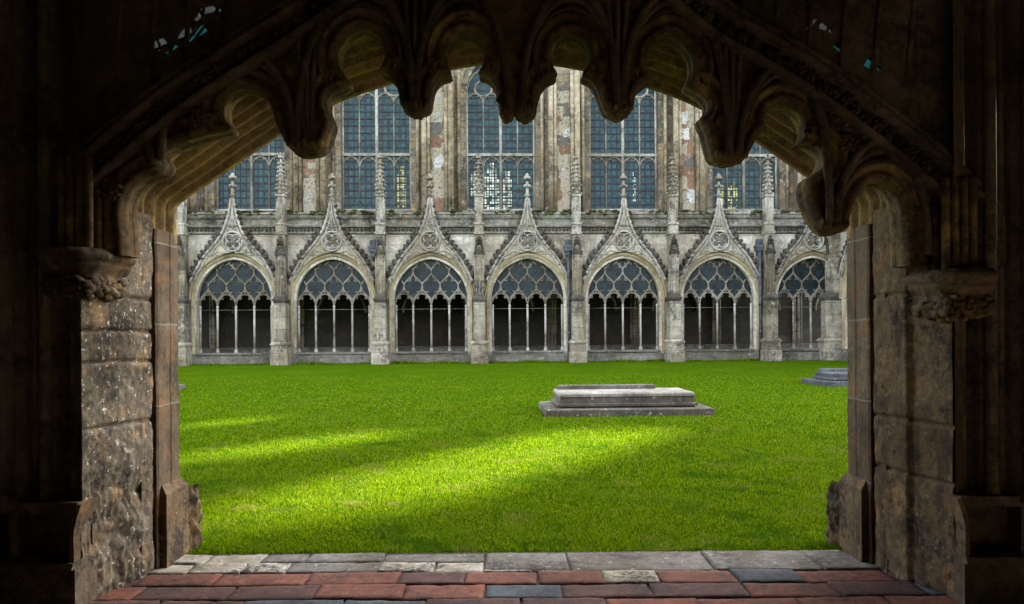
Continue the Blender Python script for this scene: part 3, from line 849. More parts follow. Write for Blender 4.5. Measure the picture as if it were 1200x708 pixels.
def make_nave_window(loc):
    b = MB(); Y = .42
    b.tube([(0, Y, 7.4), (0, Y, 14.2)], .085, 8)
    b2 = MB()
    for s_ in (-1, 1):
        b2.tube([(s_ * NA / 2, Y, 7.4), (s_ * NA / 2, Y, 13.2)], .040, 8)
        b.tube([(s_ * (NA - .03), Y, 7.4), (s_ * (NA - .03), Y, 13.4)], .06, 8)
    b.box(-NA, NA, Y - .09, Y + .09, 10.16, 10.30)
    b.box(-NA, NA, Y - .1, Y + .1, 7.37, 7.5)
    q = NA / 2
    for i in range(4):
        c = -NA + q * (i + .5)
        for z0, zt in ((9.55, 10.12), (12.75, 13.3)):
            for s_ in (-1, 1):
                pts = curve((c + s_ * q / 2, z0), (c, zt), 1)
                poly_tube(b2, pts, Y, .042)
                k = pts[4]; poly_tube(b2, [k, (k[0] - s_ * .1, k[1] - .1)], Y, [.035, .02])
        poly_tube(b, [(c, 13.28), (c, 13.6)], Y, .04)
    for c in (-q, q):
        for s_ in (-1, 1):
            poly_tube(b, curve((c + s_ * q, 13.2), (c, 14.5), 1), Y, .06)
            poly_tube(b, curve((c + s_ * q / 2, 13.55), (c, 13.95), 1), Y, .04)
            poly_tube(b, curve((c, 13.2), (c + s_ * q / 2, 13.6), -1), Y, .04)
    for s_ in (-1, 1): poly_tube(b, curve((0, 14.1), (s_ * .8, 15.1), -1), Y, .06)
    wd = b.build('window', M['tracery'], nave, loc)
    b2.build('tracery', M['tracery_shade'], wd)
    g = MB(); g.poly([(-NA, 7.37), (NA, 7.37)] + nave_arch(0)[::-1], .46, .47)
    gl = g.build('glass', M['nave_glass'], wd)
    ld = MB()
    for i in range(4):
        for fx in (1 / 3, 2 / 3):
            x = -NA + q * (i + fx); ld.box(x - .02, x + .02, .435, .459, 7.4, 13.6)
    z = 7.72
    while z < 13.5:
        ld.box(-NA, NA, .425, .459, z - .028, z + .028); z += .36
    ld.build('leading', M['lead'], gl)
    j = MB()
    pth = [(-NA, 7.37), (-NA, 10)] + nave_arch(0, NA, 13.0, 2.6, 14) + [(NA, 10), (NA, 7.37)]
    j.sweep(pth, [(0, .6), (0, .36), (.06, .33), (.1, .2), (.17, .2), (.2, .08), (.3, .06), (.32, -.06), (.4, -.1), (.46, -.04), (.47, 0)])
    j.build('jamb_moulding', M['shaft'], wd)
    s = MB(); s.box(-NA - .5, NA + .5, -.12, .4, 7.2, 7.366, (0, .06)); s.build('sill', M['coping'], wd)
    return wd
W = [make_nave_window((wins[0], 0, 0))]
for c in wins[1:]: W.append(copy_tree(W[0], nave, (c, 0, 0)))


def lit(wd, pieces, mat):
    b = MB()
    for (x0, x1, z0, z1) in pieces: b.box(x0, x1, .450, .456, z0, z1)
    b.build('glow_pane', mat, wd)


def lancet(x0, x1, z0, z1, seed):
    """small glowing quarries that stand in for daylight from a far window"""
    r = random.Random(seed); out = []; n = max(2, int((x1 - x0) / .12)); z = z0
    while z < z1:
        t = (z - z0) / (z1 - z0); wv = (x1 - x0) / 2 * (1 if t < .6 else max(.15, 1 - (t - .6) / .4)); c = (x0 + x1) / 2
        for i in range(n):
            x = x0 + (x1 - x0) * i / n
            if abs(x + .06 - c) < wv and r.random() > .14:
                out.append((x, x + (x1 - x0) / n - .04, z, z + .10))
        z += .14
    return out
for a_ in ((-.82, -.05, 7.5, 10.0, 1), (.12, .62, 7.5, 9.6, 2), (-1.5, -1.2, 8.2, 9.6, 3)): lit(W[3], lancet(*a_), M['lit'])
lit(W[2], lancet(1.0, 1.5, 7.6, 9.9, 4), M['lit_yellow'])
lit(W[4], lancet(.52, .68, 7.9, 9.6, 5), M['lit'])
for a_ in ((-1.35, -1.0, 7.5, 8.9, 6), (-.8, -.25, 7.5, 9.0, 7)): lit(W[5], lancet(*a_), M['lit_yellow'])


def make_nave_buttress(loc):
    b = MB()
    b.box(-.70, .70, -.55, 0, 6, 14.2); b.box(-.76, -.52, -.74, -.552, 6, 14.1); b.box(.50, .76, -.74, -.552, 6, 14.1); b.box(-.72, .72, -.55, 0, 14.2, 15.2, (.25, .27)); b.box(-.55, .55, -.4, 0, 15.2, 17.4)
    bt = b.build('buttress', M['nave'], nave, loc)
    s = MB()
    for x, r_ in ((-.66, .13), (-.44, .08), (.40, .10), (.64, .15), (1.0, .09), (-1.02, .09)):
        s.tube([(x, -.74 if abs(x) < .9 else -.06, 7.2), (x, -.74 if abs(x) < .9 else -.06, 14.1)], r_, 10)
    s.build('shaft', M['shaft'], bt)
    p = MB(); p.box(-.36, .30, -.60, -.553, 7.2, 13.4); 
    p.build('patched_panel', M['patch'], bt)
    l = MB()
    for z in (9.0, 11.3, 13.4): l.box(-.78, .78, -.66, -.1, z, z + .12, (.05, .05))
    return bt
B0 = None
for i in range(-3, 3):
    c = NP * (i + .5)
    B0 = make_nave_buttress((c, 0, 0)) if B0 is None else copy_tree(B0, nave, (c, 0, 0))

# added unseen wall that shades the lawn; its openings shape the sun patches
def to_nave(x, y):
    dx, dy = x + .5, y - 38.75
    return dx * math.cos(TH) + dy * math.sin(TH), -dx * math.sin(TH) + dy * math.cos(TH)


def sun_hole(gx0, gy0, gx1, gy1, wid):
    """opening whose patch of sun lies on the lawn from (gx0, gy0) to (gx1, gy1)"""
    q = []
    for gx, gy in ((gx0, gy0), (gx1, gy1)):
        s_ = (40.0 - gy) / math.cos(SUN_AZ)
        q.append((gx + s_ * math.sin(SUN_AZ), s_ * math.tan(SUN_EL)))
    w2 = wid / 2
    (xa, za), (xb, zb) = q
    return [(xb - w2, zb), (xb + w2, zb), (xa + w2, za - w2 * .6), (xa, za), (xa - w2, za - w2 * .6)]
b = MB()
holes = [sun_hole(-2.1, 5.0, 1.45, 10.4, 1.95), [(29.8, 24.7), (34.8, 24.7), (34.8, 27.6), (29.8, 27.6)], sun_hole(-3.6, 7.8, -1.7, 10.3, 1.25), sun_hole(-4.9, 10.7, -3.85, 12.2, .75)]  # the plain rectangle lets an added sunbeam into the near walk for bounce
b.poly([(-24, 17.4), (60, 17.4), (60, 31), (-24, 31)], 40.0, 40.25, holes=holes)
b.box(20, 60, 40.0, 40.25, 0, 17.4)
uw = b.build('sun_mask_wall', M['nave'], nave)
uw.rotation_euler = (0, 0, -TH)
uw.location = Matrix.Rotation(-TH, 3, 'Z') @ Vector((.5, -38.75, 0))

# ================================================================== tombs on the lawn
def make_tomb(loc, rz, L, Wd, label, mats, low=False):
    t = thing('tomb', label, 'tomb', loc, rz, 'low tombs on the lawn')
    m = MB(); m.bevel_box(-L / 2, L / 2, -Wd / 2, Wd / 2, -.05, .115, .02, .01); m.build('plinth', mats[0], t)
    m = MB()
    a, c = L / 2 - .20, Wd / 2 - .19
    m.box(-a + .04, a - .04, -c + .04, c - .04, .115, .14)
    m.bevel_box(-a, a, -c, c, .14, .185, .015, .004)
    m.box(-a + .05, a - .05, -c + .05, c - .05, .185, .285 if not low else .235)
    m.box(-a + .075, a - .075, -c + .075, c - .075, .285 if not low else .235, .291 if not low else .241)
    m.build('chest', mats[0], t)
    m = MB(); z = .29 if not low else .24
    m.bevel_box(-a + .035, a - .035, -c + .035, c - .035, z, z + .06, .025, .006)
    sl = m.build('slab', mats[1], t)
    m = MB(); m.bevel_box(-a + .1, a - .5, c - .28, c - .08, z + .06, z + .13, .02, .006); m.build('raised_ledge', mats[0], t)
    return t
make_tomb((1.82, 12.95, 0), R(2.5), 2.66, 1.5, 'low stepped grey stone tomb with a pale top slab, in the middle of the lawn', (M['tomb'], M['tomb_top']))
make_tomb((8.75, 18.9, 0), R(3), 2.9, 1.4, 'dark grey slate tomb partly hidden by the right side of the arch', (M['slate'], M['slate']), True)
make_tomb((-9.30, 18.2, 0), R(3), 2.7, 1.3, 'tip of a small grey tomb peeping past the left jamb', (M['tomb'], M['tomb']), True)

# ================================================================== near archway
YO, YI = 4.73, 4.16
near = thing('archway', 'dark weathered brown stone archway with hanging cusps framing the view of the lawn', 'archway')
half = [(208, 247), (212, 240), (228, 228), (260, 207), (300, 179), (340, 153), (390, 125), (440, 106), (500, 89), (560, 78), (600, 74)]
Lp = PP(half, YO); Rp = PP([(1200 - a, b_ - 1) for a, b_ in half], YO)
xl, xr = Lp[0][0], Rp[0][0]
apath = spline(Lp, 4)[:-1] + spline(Rp, 4)[::-1]
path = [(xl, -.02), (xl, .6), (xl, 1.2), (xl, 1.8)] + apath + [(xr, 1.8), (xr, 1.2), (xr, .6), (xr, -.02)]
b = MB()
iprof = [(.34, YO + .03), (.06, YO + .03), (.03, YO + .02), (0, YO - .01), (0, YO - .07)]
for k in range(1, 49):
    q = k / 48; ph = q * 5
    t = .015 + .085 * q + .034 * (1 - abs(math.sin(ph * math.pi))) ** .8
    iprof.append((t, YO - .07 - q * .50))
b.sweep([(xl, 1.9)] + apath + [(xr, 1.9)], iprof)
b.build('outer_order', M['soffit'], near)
for sgn, xx in ((-1, xl), (1, xr)):
    b = MB()
    prof = [(.34, YO + .03), (.03, YO + .03), (.01, YO + .02), (0, YO), (0, YO - .10), (.006, YO - .11), (.006, YO - .17), (0, YO - .18), (0, YO - .27), (.008, YO - .285), (.05, YO - .29), (.06, YO - .31), (.05, YO - .325), (.03, YO - .33), (.03, YO - .42)]
    zz = [-.02 + 1.97 * k / 26 for k in range(27)]
    vs = [(xx + sgn * (t + .006 * noise.noise(Vector((yy * 6, z * 5, sgn)))), yy, z) for z in zz for t, yy in prof]
    n = len(prof)
    b.add(vs, [(q * n + k, q * n + k + 1, (q + 1) * n + k + 1, (q + 1) * n + k) for q in range(26) for k in range(n - 1)])
    b.build('jamb_shaft', M['near_smooth'], near)
# wall mass round the outer order
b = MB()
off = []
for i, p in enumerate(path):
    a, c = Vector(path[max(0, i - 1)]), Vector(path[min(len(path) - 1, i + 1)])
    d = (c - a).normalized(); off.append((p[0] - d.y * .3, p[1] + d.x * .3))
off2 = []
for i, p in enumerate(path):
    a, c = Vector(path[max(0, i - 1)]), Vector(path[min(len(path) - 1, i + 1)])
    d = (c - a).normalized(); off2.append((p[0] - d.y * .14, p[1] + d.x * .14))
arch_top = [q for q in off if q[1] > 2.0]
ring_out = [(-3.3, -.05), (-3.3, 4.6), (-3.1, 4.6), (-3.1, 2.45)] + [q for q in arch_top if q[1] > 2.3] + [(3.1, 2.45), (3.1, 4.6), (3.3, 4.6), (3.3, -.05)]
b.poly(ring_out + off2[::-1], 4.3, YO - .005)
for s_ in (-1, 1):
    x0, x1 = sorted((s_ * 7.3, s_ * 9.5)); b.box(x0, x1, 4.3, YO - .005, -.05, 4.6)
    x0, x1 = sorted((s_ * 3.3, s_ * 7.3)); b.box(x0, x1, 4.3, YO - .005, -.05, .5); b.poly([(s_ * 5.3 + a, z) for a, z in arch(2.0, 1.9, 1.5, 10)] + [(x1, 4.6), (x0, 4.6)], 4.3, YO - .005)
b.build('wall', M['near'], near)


def fr(p, sc, amp, oct_=5):
    return amp * noise.fractal(Vector(p) * sc, 1.0, 2.0, oct_)


def reveal(side, plan, z0, z1, joints, amp, rough_z, name, mat, nu=34, nv=130):
    """a weathered wall face following a plan polyline, worn back along its joints and broken at the foot"""
    pts = [Vector(q) for q in plan]
    seg = [(pts[i + 1] - pts[i]).length for i in range(len(pts) - 1)]; tot = sum(seg)
    def at(u):
        d = u * tot
        for i, s_ in enumerate(seg):
            if d <= s_ + 1e-6: return pts[i].lerp(pts[i + 1], d / s_), i
            d -= s_
        return pts[-1], len(seg) - 1
    def fn(u, v):
        p, i = at(u); z = z0 + (z1 - z0) * v
        d = (pts[i + 1] - pts[i]).normalized()
        nrm = Vector((d.y, -d.x)) * 1
        if nrm.x * side > 0: nrm = -nrm            # towards the opening
        q = (p.x, p.y, z)
        h = fr(q, 5, amp) + fr(q, 22, amp * .5)
        zj = z + .012 * noise.noise(Vector((p.x * 3, p.y * 3, 1.3)))
        for j in joints:
            h -= .022 * math.exp(-((zj - j) / .009) ** 2)
        if z < rough_z:
            k = min(1, (rough_z - z) / .12)
            k *= min(1, u / .2, (1 - u) / .08)
            h += k * (fr(q, 9, .022, 6) - .02 + .02 * abs(noise.noise(Vector(q) * Vector((25, 25, 7)))))
        return (p.x + nrm.x * h, p.y + nrm.y * h, z)
    b = MB(); b.grid(fn, nu, nv); return b.build(name, mat, near)
jl = [P(150, yy, 4.05)[1] for yy in (348, 388, 425, 500)]
lx = xl
l1 = reveal(-1, [(xl - .012, 4.41), (xl - .03, 4.2), (P(94, 500, 3.84)[0], 3.84)], -.02, 2.02, jl, .011, .66, 'jamb', M['near_rough'], 60, 190)
jr = [P(1070, yy, 4.05)[1] for yy in (345, 495, 560)]
r1 = reveal(1, [(xr + .012, 4.41), (xr + .03, 4.27), (P(1062, 400, 4.12)[0], 4.13), (P(1064, 400, 4.12)[0] + .022, 4.11), (P(1116, 400, 3.86)[0], 3.86)], -.02, 2.02, jr, .008, .10, 'jamb', M['near'], 60, 190)
# plinths of the outer order
for sgn, xx in ((-1, xl), (1, xr)):
    b = MB()
    s_ = -sgn
    za = .47
    for (d0, z0, z1, tp) in ((.04, -.05, za - .05, None), (.04, za - .05, za, 'ch')):
        x0, x1 = (xx - .30, xx + d0) if sgn < 0 else (xx - d0, xx + .30)
        b.box(x0, x1, YO - .265, YO + .04, z0, z1, (.035, .02) if tp else None)
    def rub(u, v):
        a = u * 2.4; rr_ = .055 + .045 * noise.noise(Vector((u * 5, v * 7, sgn * 3.0))) - .05 * max(0, v - .6)
        return (xx + s_ * (.0 + rr_ * math.sin(a) + .01), YO + .03 + .16 * u, .40 * v)
    b.grid(rub, 14, 24)
    b.build('plinth', M['near'], near)


# inner piers: bundles of shafts beside the reveals, on a ledged base
def pier(sgn):
    xe = P(96, 500, 3.84)[0] if sgn < 0 else P(1117, 500, 3.86)[0]
    prof = [(0, .0), (.03, .02), (.07, .06), (.075, .10), (.11, .12), (.135, .09), (.15, .05), (.175, .03), (.2, .04), (.215, .08), (.25, .10), (.275, .07), (.29, .02), (.32, -.03),
            (.36, -.05), (.40, -.03), (.42, .02), (.45, .06), (.6, .07), (.64, .03), (.68, .05), (1.0, .06), (1.06, .4)]
    b = MB()
    vs, fs = [], []
    zs = [.50, 1.0, 1.6, 2.2, 2.8, 3.4, 4.6]
    for z in zs:
        for t, d in prof: vs.append((xe + sgn * t, 3.84 + d, z))
    n = len(prof)
    for i in range(len(zs) - 1):
        for j in range(n - 1): fs.append((i * n + j, i * n + j + 1, (i + 1) * n + j + 1, (i + 1) * n + j))
    b.add(vs, fs, False)
    for t, d, r_ in ((.19, .02, .03), (.36, -.04, .05), (.08, .08, .018), (.27, .07, .02), (.46, .05, .025), (.66, .02, .03)):
        b.tube([(xe + sgn * t, 3.84 + d, .5), (xe + sgn * t, 3.84 + d, 4.6)], r_, 10)
        b.tube([(xe + sgn * t, 3.84 + d, .5), (xe + sgn * t, 3.84 + d, .58)], [r_ * 1.5, r_ * 1.05], 10)
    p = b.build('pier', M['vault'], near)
    c = MB()
    z1, z2 = P(60, 592, 3.84)[1], P(60, 655, 3.84)[1]
    x0, x1 = sorted((xe - sgn * .0, xe + sgn * 7.2))
    def bx(a, bb, y0, y1, za, zb, top=None):
        q0, q1 = sorted((xe + sgn * a, xe + sgn * bb)); c.box(q0, q1, y0, y1, za, zb, top)
    bx(.0, 1.06, 3.80, 3.98, z1 - .03, z1 + .02)
    bx(.0, 1.06, 3.93, 3.98, z2, z1 - .03)                 # back of the recess
    bx(.31, .345, 3.82, 3.93, z2, z1 - .03); bx(.43, .46, 3.82, 3.93, z2, z1 - .03)
    bx(.0, 1.06, 3.74, 3.98, z2 - .03, z2, (0, .015)); bx(.0, 1.06, 3.77, 3.98, -.05, z2 - .03)
    c.build('ledge', M['vault'], p)
    # curved bracket closing the recess beside the opening
    g = MB()
    ys = [(-.012, z2 - .25), (-.012, z2 + .02), (-.012, z1 - .12), (.02, z1 - .04), (.05, z1 + .016)]
    pts = [(xe - sgn * q * .6, zz) for q, zz in spline(ys, 4)]
    outl = pts + [(a + sgn * .022, zz) for a, zz in pts[::-1]]
    g.poly(outl, 3.775, 3.95); g.build('bracket', M['near'], p)
    return p, xe
pl, xel = pier(-1); pr_, xer = pier(1)


# capitals where the cusped arch springs
def capital(sgn, xe, zc):
    b = MB()
    pf = [(.0, zc - .13), (.03, zc - .125), (.045, zc - .105), (.04, zc - .09), (.055, zc - .075), (.085, zc - .05), (.095, zc - .035), (.09, zc - .025), (.11, zc - .015), (.125, zc + .005), (.12, zc + .022), (.10, zc + .03), (.07, zc + .045), (.0, zc + .05)]
    pl_ = []
    for t in np.linspace(0, 1, 12): pl_.append((xe + sgn * .16 * (1 - t), 3.84, 0, -1))
    for a in np.linspace(0, math.pi / 2, 6)[1:-1]: pl_.append((xe, 3.84, -sgn * math.sin(a), -math.cos(a)))
    for t in np.linspace(0, 1, 14): pl_.append((xe - sgn * .02, 3.84 + .34 * t, -sgn, 0))
    vs = []
    for px_, py_, nx, ny in pl_:
        for d, z in pf:
            w_ = .010 * noise.noise(Vector((px_ * 14, py_ * 14, z * 20)))
            d2 = d * .72
            vs.append((px_ + nx * (d2 + w_), py_ + ny * (d2 + w_), z + w_ * .6))
    n = len(pf)
    b.add(vs, [(q * n + k, q * n + k + 1, (q + 1) * n + k + 1, (q + 1) * n + k) for q in range(len(pl_) - 1) for k in range(n - 1)], True)
    cp = b.build('capital', M['near'], near)
    l = MB()
    for k in range(14):
        t = k / 13
        yy = 4.14 - t * .33
        l.leaf((xe - sgn * .03, yy, zc - .15 + random.uniform(-.02, .02)), .05, random.random() * 6, .04)
    for k in range(7):
        l.leaf((xe + sgn * (.02 + k * .02), 3.81, zc - .15 + random.uniform(-.02, .02)), .045, random.random() * 6, .03)
    l.build('carved_leaf_band', M['near'], cp)
    s = MB()
    for k in range(4):
        s.tube([(xe - sgn * (.03 - .045 * k), 3.86 + .0 * k, zc + .03), (xe - sgn * (.03 - .045 * k), 3.86, zc + .5)], .02, 8)
    for k in range(3):
        s.tube([(xe - sgn * .035, 3.94 + .06 * k, zc + .03), (xe - sgn * .035, 3.94 + .06 * k, zc + .35)], .02, 8)
    s.build('springer_shaft', M['fringe'], cp)
capital(-1, xel, P(120, 303, 3.95)[1]); capital(1, xer, P(1090, 328, 3.95)[1])

# cusped fringe: foils and hanging pendants, measured at its own distance
YF = 4.0
FR = [(150, 300), (149, 275), (147, 250), (152, 228), (164, 213), (178, 206), (188, 203), (194, 193), (190, 183),
      (204, 172), (225, 163), (246, 157), (262, 154), (270, 150), (262, 138), (262, 122), (270, 110), (283, 103), (300, 106), (313, 115), (321, 130), (325, 145),
      (331, 158), (336, 168), (342, 175), (352, 178), (370, 178), (381, 170), (386, 157), (389, 143),
      (384, 131), (383, 118), (390, 108), (401, 103), (408, 97), (402, 88), (396, 76), (397, 57), (408, 42), (424, 34), (440, 40), (450, 53), (452, 70), (446, 83),
      (456, 88), (464, 97), (468, 109), (470, 121), (474, 127), (482, 129), (496, 129), (503, 124),
      (505, 112), (508, 100), (516, 91), (528, 86), (523, 76), (522, 60), (530, 45), (545, 37), (560, 45), (568, 60), (567, 76), (562, 86), (572, 90), (580, 100), (584, 114),
      (586, 126), (592, 134), (599, 135), (603, 128), (608, 135), (622, 135), (628, 128),
      (630, 116), (634, 103), (641, 94), (652, 88), (647, 78), (645, 62), (653, 46), (668, 40), (683, 46), (691, 62), (689, 78), (683, 88), (693, 94), (700, 104), (704, 116),
      (708, 127), (716, 132), (734, 132), (741, 126), (743, 113), (751, 101), (762, 92), (756, 80), (757, 62), (768, 48), (784, 42), (800, 50), (811, 66), (812, 84), (805, 99),
      (813, 105), (823, 112), (830, 122), (828, 133), (821, 140), (827, 155), (831, 172), (836, 185), (848, 189), (863, 189), (875, 180), (882, 168),
      (886, 160), (895, 151), (894, 138), (902, 127), (916, 122), (931, 127), (942, 140), (945, 157), (938, 168), (950, 167), (962, 174), (967, 187), (962, 199), (952, 206),
      (945, 213), (944, 228), (950, 246), (958, 262), (968, 271), (984, 272), (992, 263), (995, 250), (1000, 235), (1008, 222), (1020, 214), (1035, 215), (1048, 226), (1055, 245), (1057, 270), (1058, 312)]
fo = spline(PP(FR, YF), 3)
hood_l = [(62, 300), (62, 250), (64, 214), (111, 170), (171, 120), (232, 76), (292, 38), (340, 8), (420, -50), (500, -100), (600, -125)]
hood_r = [(1152, 312), (1152, 262), (1148, 228), (1099, 181), (1038, 131), (968, 80), (898, 38), (850, 10), (780, -45), (700, -98), (600, -125)]
hood_l = [(a + (6 if i_ > 1 else 0), c + (14 if i_ > 1 else 0)) for i_, (a, c) in enumerate(hood_l)]
hood_r = [(a - (6 if i_ > 1 else 0), c + (14 if i_ > 1 else 0)) for i_, (a, c) in enumerate(hood_r)]
hoodp = spline(PP(hood_l, 3.9), 4)[:-1] + spline(PP(hood_r, 3.9), 4)[::-1]
hood4 = [(a * 4.0 / 3.9, EYE + (z - EYE) * 4.0 / 3.9) for a, z in hoodp]
b = MB()
b.poly(fo + hood4[::-1], YF - .02, YF + .13)
fp = b.build('cusped_fringe', M['fringe'], near)


def offset(pts, d):
    out = []
    for i, p in enumerate(pts):
        a, c = Vector(pts[max(0, i - 2)]), Vector(pts[min(len(pts) - 1, i + 2)])
        q = (c - a).normalized(); out.append((p[0] - q.y * d, p[1] + q.x * d))
    return out
b = MB()
b.sweep(fo, [(.10, YF - .02), (.098, YF - .045), (.085, YF - .06), (.07, YF - .055), (.062, YF - .03), (.05, YF - .022), (.04, YF - .04), (.028, YF - .05), (.014, YF - .045), (.006, YF - .03), (-.004, YF - .01), (-.004, YF + .03), (.012, YF + .04), (.004, YF + .06), (-.004, YF + .07), (-.004, YF + .12), (.02, YF + .135)])
b.build('edge_moulding', M['fringe'], fp)
# pointed ribs sweeping from pendant to pendant over each foil
b = MB()
for (x0, y0, xa, ya, x1, y1) in ((352, 170, 428, 10, 486, 122), (490, 122, 545, 12, 596, 128), (612, 128, 668, 14, 722, 126), (728, 126, 790, 16, 850, 182), (196, 190, 280, 80, 350, 170), (862, 182, 924, 98, 966, 262), (974, 262, 1030, 190, 1080, 300), (100, 300, 150, 180, 186, 196)):
    for k, (dx, dy) in enumerate(((0, 0), (-4, -10), (0, -22))):
        A_, B_, C_ = P(x0 - (2 - k) * 2, y0, YF), P(xa, ya + dy, YF), P(x1 + (2 - k) * 2, y1, YF)
        L1 = [(A_[0] + (B_[0] - A_[0]) * (1 - math.cos(t * math.pi / 2)), A_[1] + (B_[1] - A_[1]) * math.sin(t * math.pi / 2)) for t in np.linspace(0, 1, 14)]
        L2 = [(C_[0] + (B_[0] - C_[0]) * (1 - math.cos(t * math.pi / 2)), C_[1] + (B_[1] - C_[1]) * math.sin(t * math.pi / 2)) for t in np.linspace(0, 1, 14)]
        b.tube([(x, YF - .04 - .015 * k, z) for x, z in L1], .013 + .004 * k, 6); b.tube([(x, YF - .04 - .015 * k, z) for x, z in L2], .013 + .004 * k, 6)
for px in (363, 488, 722, 855): 
    for d in (-10, 0, 10):
        a0 = P(px + d * .3, 120 if px in (488, 722) else 170, YF); a1 = P(px + d * 1.6, -60, YF)
        b.tube([(a0[0], YF - .05, a0[1]), (a1[0], YF - .06, a1[1])], .014, 6)
b.build('rib', M['vault'], fp)
# pendants: carved bosses under the cusps
for px, py, wd in ((360, 171, 26), (488, 124, 18), (594, 129, 11), (616, 129, 12), (725, 127, 19), (855, 182, 25), (974, 264, 20)):
    b = MB()
    x, z = P(px, py, YF); ww = wd / FOC * YF * .95
    b.tube([(x, YF + .05, z + .10), (x, YF + .05, z + .03), (x, YF + .05, z - .005), (x, YF + .05, z - .03)], [ww * .35, ww * .5, ww * .95, ww * .7], 10)
    b.blob((x, YF + .05, z - .022), (ww * .72, .085, .03), .12, 10, 5)
    for k in range(5): b.blob((x + ww * (k - 2) * .33, YF - .03, z + .005), (ww * .22, .04, .03), .3)
    b.build('pendant', M['fringe'], fp)

# carved foliage in the corners between the end foils and the hood
for cx_, cy_ in ((118, 215), (1096, 222), (215, 135), (995, 150)):
    b = MB()
    for k in range(22):
        x, z = P(cx_ + random.uniform(-26, 26), cy_ + random.uniform(-28, 28), YF)
        b.leaf((x, YF - .02, z), random.uniform(.025, .04), random.random() * 6, .045)
    b.build('carved_foliage', M['fringe'], fp)

# hood: the big moulded band with carved foliage in its hollow
b = MB()
prof = [(-.13, 3.99), (-.13, 3.88), (-.115, 3.85), (-.09, 3.85), (-.075, 3.88), (-.06, 3.92), (.03, 3.92), (.045, 3.87), (.06, 3.83), (.085, 3.82), (.10, 3.85), (.105, 3.88), (.125, 3.84), (.15, 3.84), (.165, 3.88), (.17, 3.99)]
prof = [(t * .62, 3.97 + (yy - 3.97) * .8) for t, yy in prof]
b.sweep(hoodp, prof)
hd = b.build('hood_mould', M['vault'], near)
b = MB(); acc = 0; last = hoodp[0]
for p, q in zip(offset(hoodp, -.009), hoodp):
    pass
dense = spline(offset(hoodp, -.009), 4)
for p in dense:
    acc += math.hypot(p[0] - last[0], p[1] - last[1]); last = p
    if acc > .058 and p[1] < 3.4:
        acc = 0; b.leaf((p[0] + random.uniform(-.008, .008), 3.925, p[1] + random.uniform(-.012, .012)), random.uniform(.027, .038), random.random() * 6, .035)
b.build('carved_foliage', M['vault'], hd)
# spandrel above the hood, pierced by the last scraps of old tracery glass
sh = [[(172, 60), (178, 46), (190, 42), (198, 52), (188, 60)], [(190, 63), (203, 51), (212, 53), (198, 64)], [(203, 45), (212, 32), (224, 30), (226, 38), (213, 49)],
      [(214, 53), (236, 24), (244, 37), (222, 50)], [(225, 24), (232, 8), (246, 4), (262, 10), (268, 16), (255, 14), (240, 17), (231, 26)],
      [(943, 36), (950, 22), (960, 20), (952, 31)], [(956, 33), (965, 24), (975, 32), (981, 46), (970, 37)], [(974, 53), (982, 50), (989, 59), (984, 63)],
      [(1011, 78), (1018, 66), (1024, 68), (1020, 82)], [(1024, 78), (1030, 71), (1036, 76), (1030, 87)]]
teal = {1, 3, 7, 8, 9}
def shrink(L, k=.9):
    cx = sum(p[0] for p in L) / len(L); cy = sum(p[1] for p in L) / len(L)
    return [(cx + (a - cx) * k, cy + (c - cy) * k) for a, c in L]
hood_in = [(x, z) for x, z in offset(hoodp, .06)]
b = MB()
out = [(hood_in[0][0] - .02, .5)] + hood_in + [(hood_in[-1][0] + .02, .5), (3.2, .5), (3.2, 4.6), (-3.2, 4.6), (-3.2, .5)]
b.poly(out, 3.955, 3.985, holes=[PP(shrink(s_, .95), 3.96) for s_ in sh])
sw = b.build('spandrel', M['vault'], near)
b = MB()
for i, s_ in enumerate(sh):
    b.cur = 1 if i in teal else 0
    b.poly(PP(s_, 3.99), 3.99, 3.996)
gl_ = b.build('glass', [M['shard'], M['shard_teal']], sw)
b = MB()
for L in (((168, 64), (228, 40)), ((196, 70), (214, 26)), ((222, 54), (262, 2)), ((232, 8), (248, 40)), ((182, 40), (192, 66)), ((206, 44), (216, 58)), ((940, 26), (984, 56)), ((960, 16), (958, 40)), ((972, 24), (968, 44)), ((1012, 62), (1036, 84)), ((250, 0), (258, 20)), ((240, 2), (236, 30))):
    (xa, za), (xb, zb) = PP(L, 3.975); b.tube([(xa, 3.975, za), (xb, 3.975, zb)], .007, 6)
b.build('leading', M['lead'], gl_)
for base_x, base_z in ((215, 20), (985, 30)):
    b = MB()
    for k in range(5):
        a0 = P(base_x + (k - 2) * 40, 75 if base_x < 500 else 90, 3.94); a1 = P(base_x + (k - 2) * 40 + 14, -80, 3.94)
        b.tube([(a0[0], 3.95, a0[1]), (a1[0], 3.95, a1[1])], .012, 6)
    b.build('blind_tracery', M['vault'], sw)

# rest of the walk round the camera
m = MB()
m.box(-9.5, 9.5, -2.0, 4.74, 4.6, 4.9)
structure('ceiling', m, M['bounce_finish'])
m = MB(); m.box(-9.5, 9.5, -2.3, -2.0, -.1, 4.9)
t_ = thing('walk_wall', 'plain inner stone wall of the dark cloister walk behind the viewer', 'wall')
m.build('back_wall', M['bounce_finish'], t_)
m = MB(); m.box(-9.8, -9.5, -2.3, 4.74, -.1, 4.9); m.box(9.5, 9.8, -2.3, 4.74, -.1, 4.9); m.build('end_wall', M['bounce_finish'], t_)

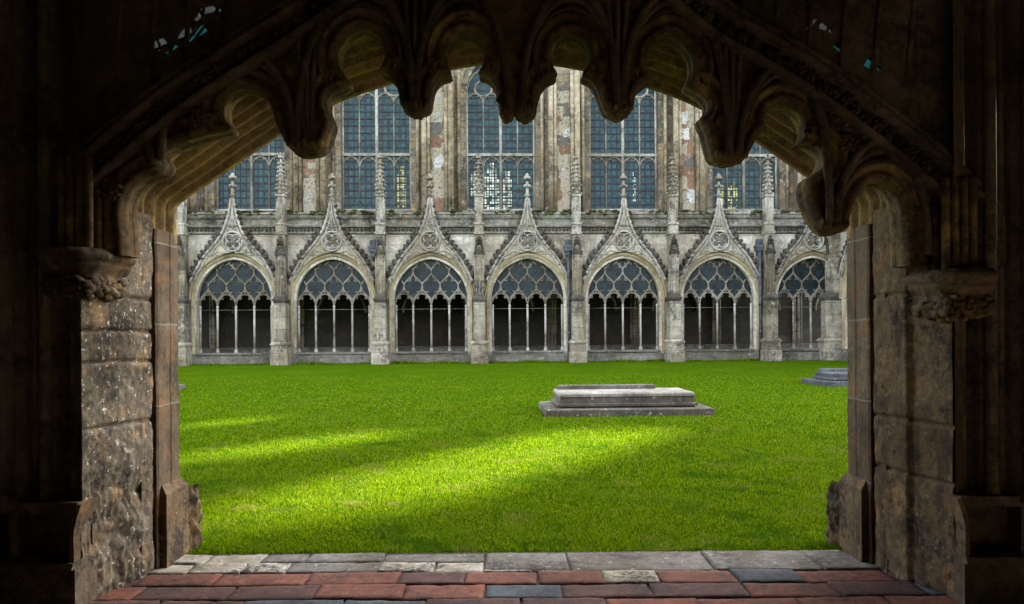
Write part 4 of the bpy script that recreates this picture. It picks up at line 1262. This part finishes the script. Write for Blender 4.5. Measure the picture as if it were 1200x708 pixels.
# ================================================================== grass
rng = np.random.default_rng(5)
N = 620000
inv = rng.uniform(1 / 24.0, 1 / 4.72, N)
d = 1 / inv
keep = rng.random(N) < np.clip(4.72 / d * 1.5, .2, 1)
d = d[keep]; N = len(d)
x = rng.uniform(-.52, .52, N) * d
ok = ~((np.abs(x - 1.83) < 1.36) & (np.abs(d - 12.95) < .74)) & ~((np.abs(x - 8.75) < 1.5) & (np.abs(d - 18.9) < .72)) & ~((np.abs(x + 9.30) < 1.4) & (np.abs(d - 18.2) < .66)) & (d > 4.70 + .06 * rng.random(N))
x, d = x[ok], d[ok]; N = len(x)
sc = np.clip(d / 6, 1, 2.6)
h = rng.uniform(.006, .030, N) * (.75 + .5 * (np.sin(x * 7.3 + 2 * np.sin(d * 5.1)) * np.sin(d * 8.7 + 1.5 * np.sin(x * 6.1)) * .5 + .5)) * (1 + .25 * (sc - 1)); wd = rng.uniform(.0016, .0032, N) * sc
az = rng.uniform(0, 2 * np.pi, N); ln = rng.uniform(.1, .9, N) * h
ax, ay = np.cos(az), np.sin(az); la = rng.uniform(0, 2 * np.pi, N)
lx_, ly_ = np.cos(la) * ln, np.sin(la) * ln
# longer tufts against the foot of the far wall
T = 9000
tx = rng.uniform(-15, 11, T); ty = 33.45 + (tx - 2.76) * math.tan(TH) - .17 - rng.uniform(.0, .35, T) ** 1.5
x = np.concatenate([x, tx]); d = np.concatenate([d, ty]); h = np.concatenate([h, rng.uniform(.04, .16, T) * (.4 + .6 * np.abs(np.sin(tx * 1.7) * np.sin(tx * .61 + 1)))]); wd = np.concatenate([wd, rng.uniform(.01, .02, T)])
N = len(x); az = rng.uniform(0, 2 * np.pi, N); ln = rng.uniform(.1, .9, N) * h
ax, ay = np.cos(az), np.sin(az); la = rng.uniform(0, 2 * np.pi, N); lx_, ly_ = np.cos(la) * ln, np.sin(la) * ln
V = np.zeros((N, 4, 3))
V[:, 0] = np.stack([x - ax * wd, d - ay * wd, np.zeros(N)], 1); V[:, 1] = np.stack([x + ax * wd, d + ay * wd, np.zeros(N)], 1)
V[:, 2] = np.stack([x + ax * wd * .8 + lx_ * .4, d + ay * wd * .8 + ly_ * .4, h * .6], 1); V[:, 3] = np.stack([x + lx_, d + ly_, h], 1)
me = bpy.data.meshes.new('grass')
me.vertices.add(N * 4); me.vertices.foreach_set('co', V.reshape(-1))
me.loops.add(N * 4); me.loops.foreach_set('vertex_index', np.arange(N * 4, dtype=np.int32))
me.polygons.add(N); me.polygons.foreach_set('loop_start', np.arange(0, N * 4, 4, dtype=np.int32))
me.update(calc_edges=True)
at = me.attributes.new('tone', 'FLOAT', 'POINT'); at.data.foreach_set('value', np.repeat(rng.random(N), 4).astype(np.float32))
me.materials.append(M['blade'])
go = bpy.data.objects.new('grass', me); COL.objects.link(go)
go['kind'] = 'stuff'; go['label'] = 'short bright green mown grass of the cloister garth'; go['category'] = 'grass'
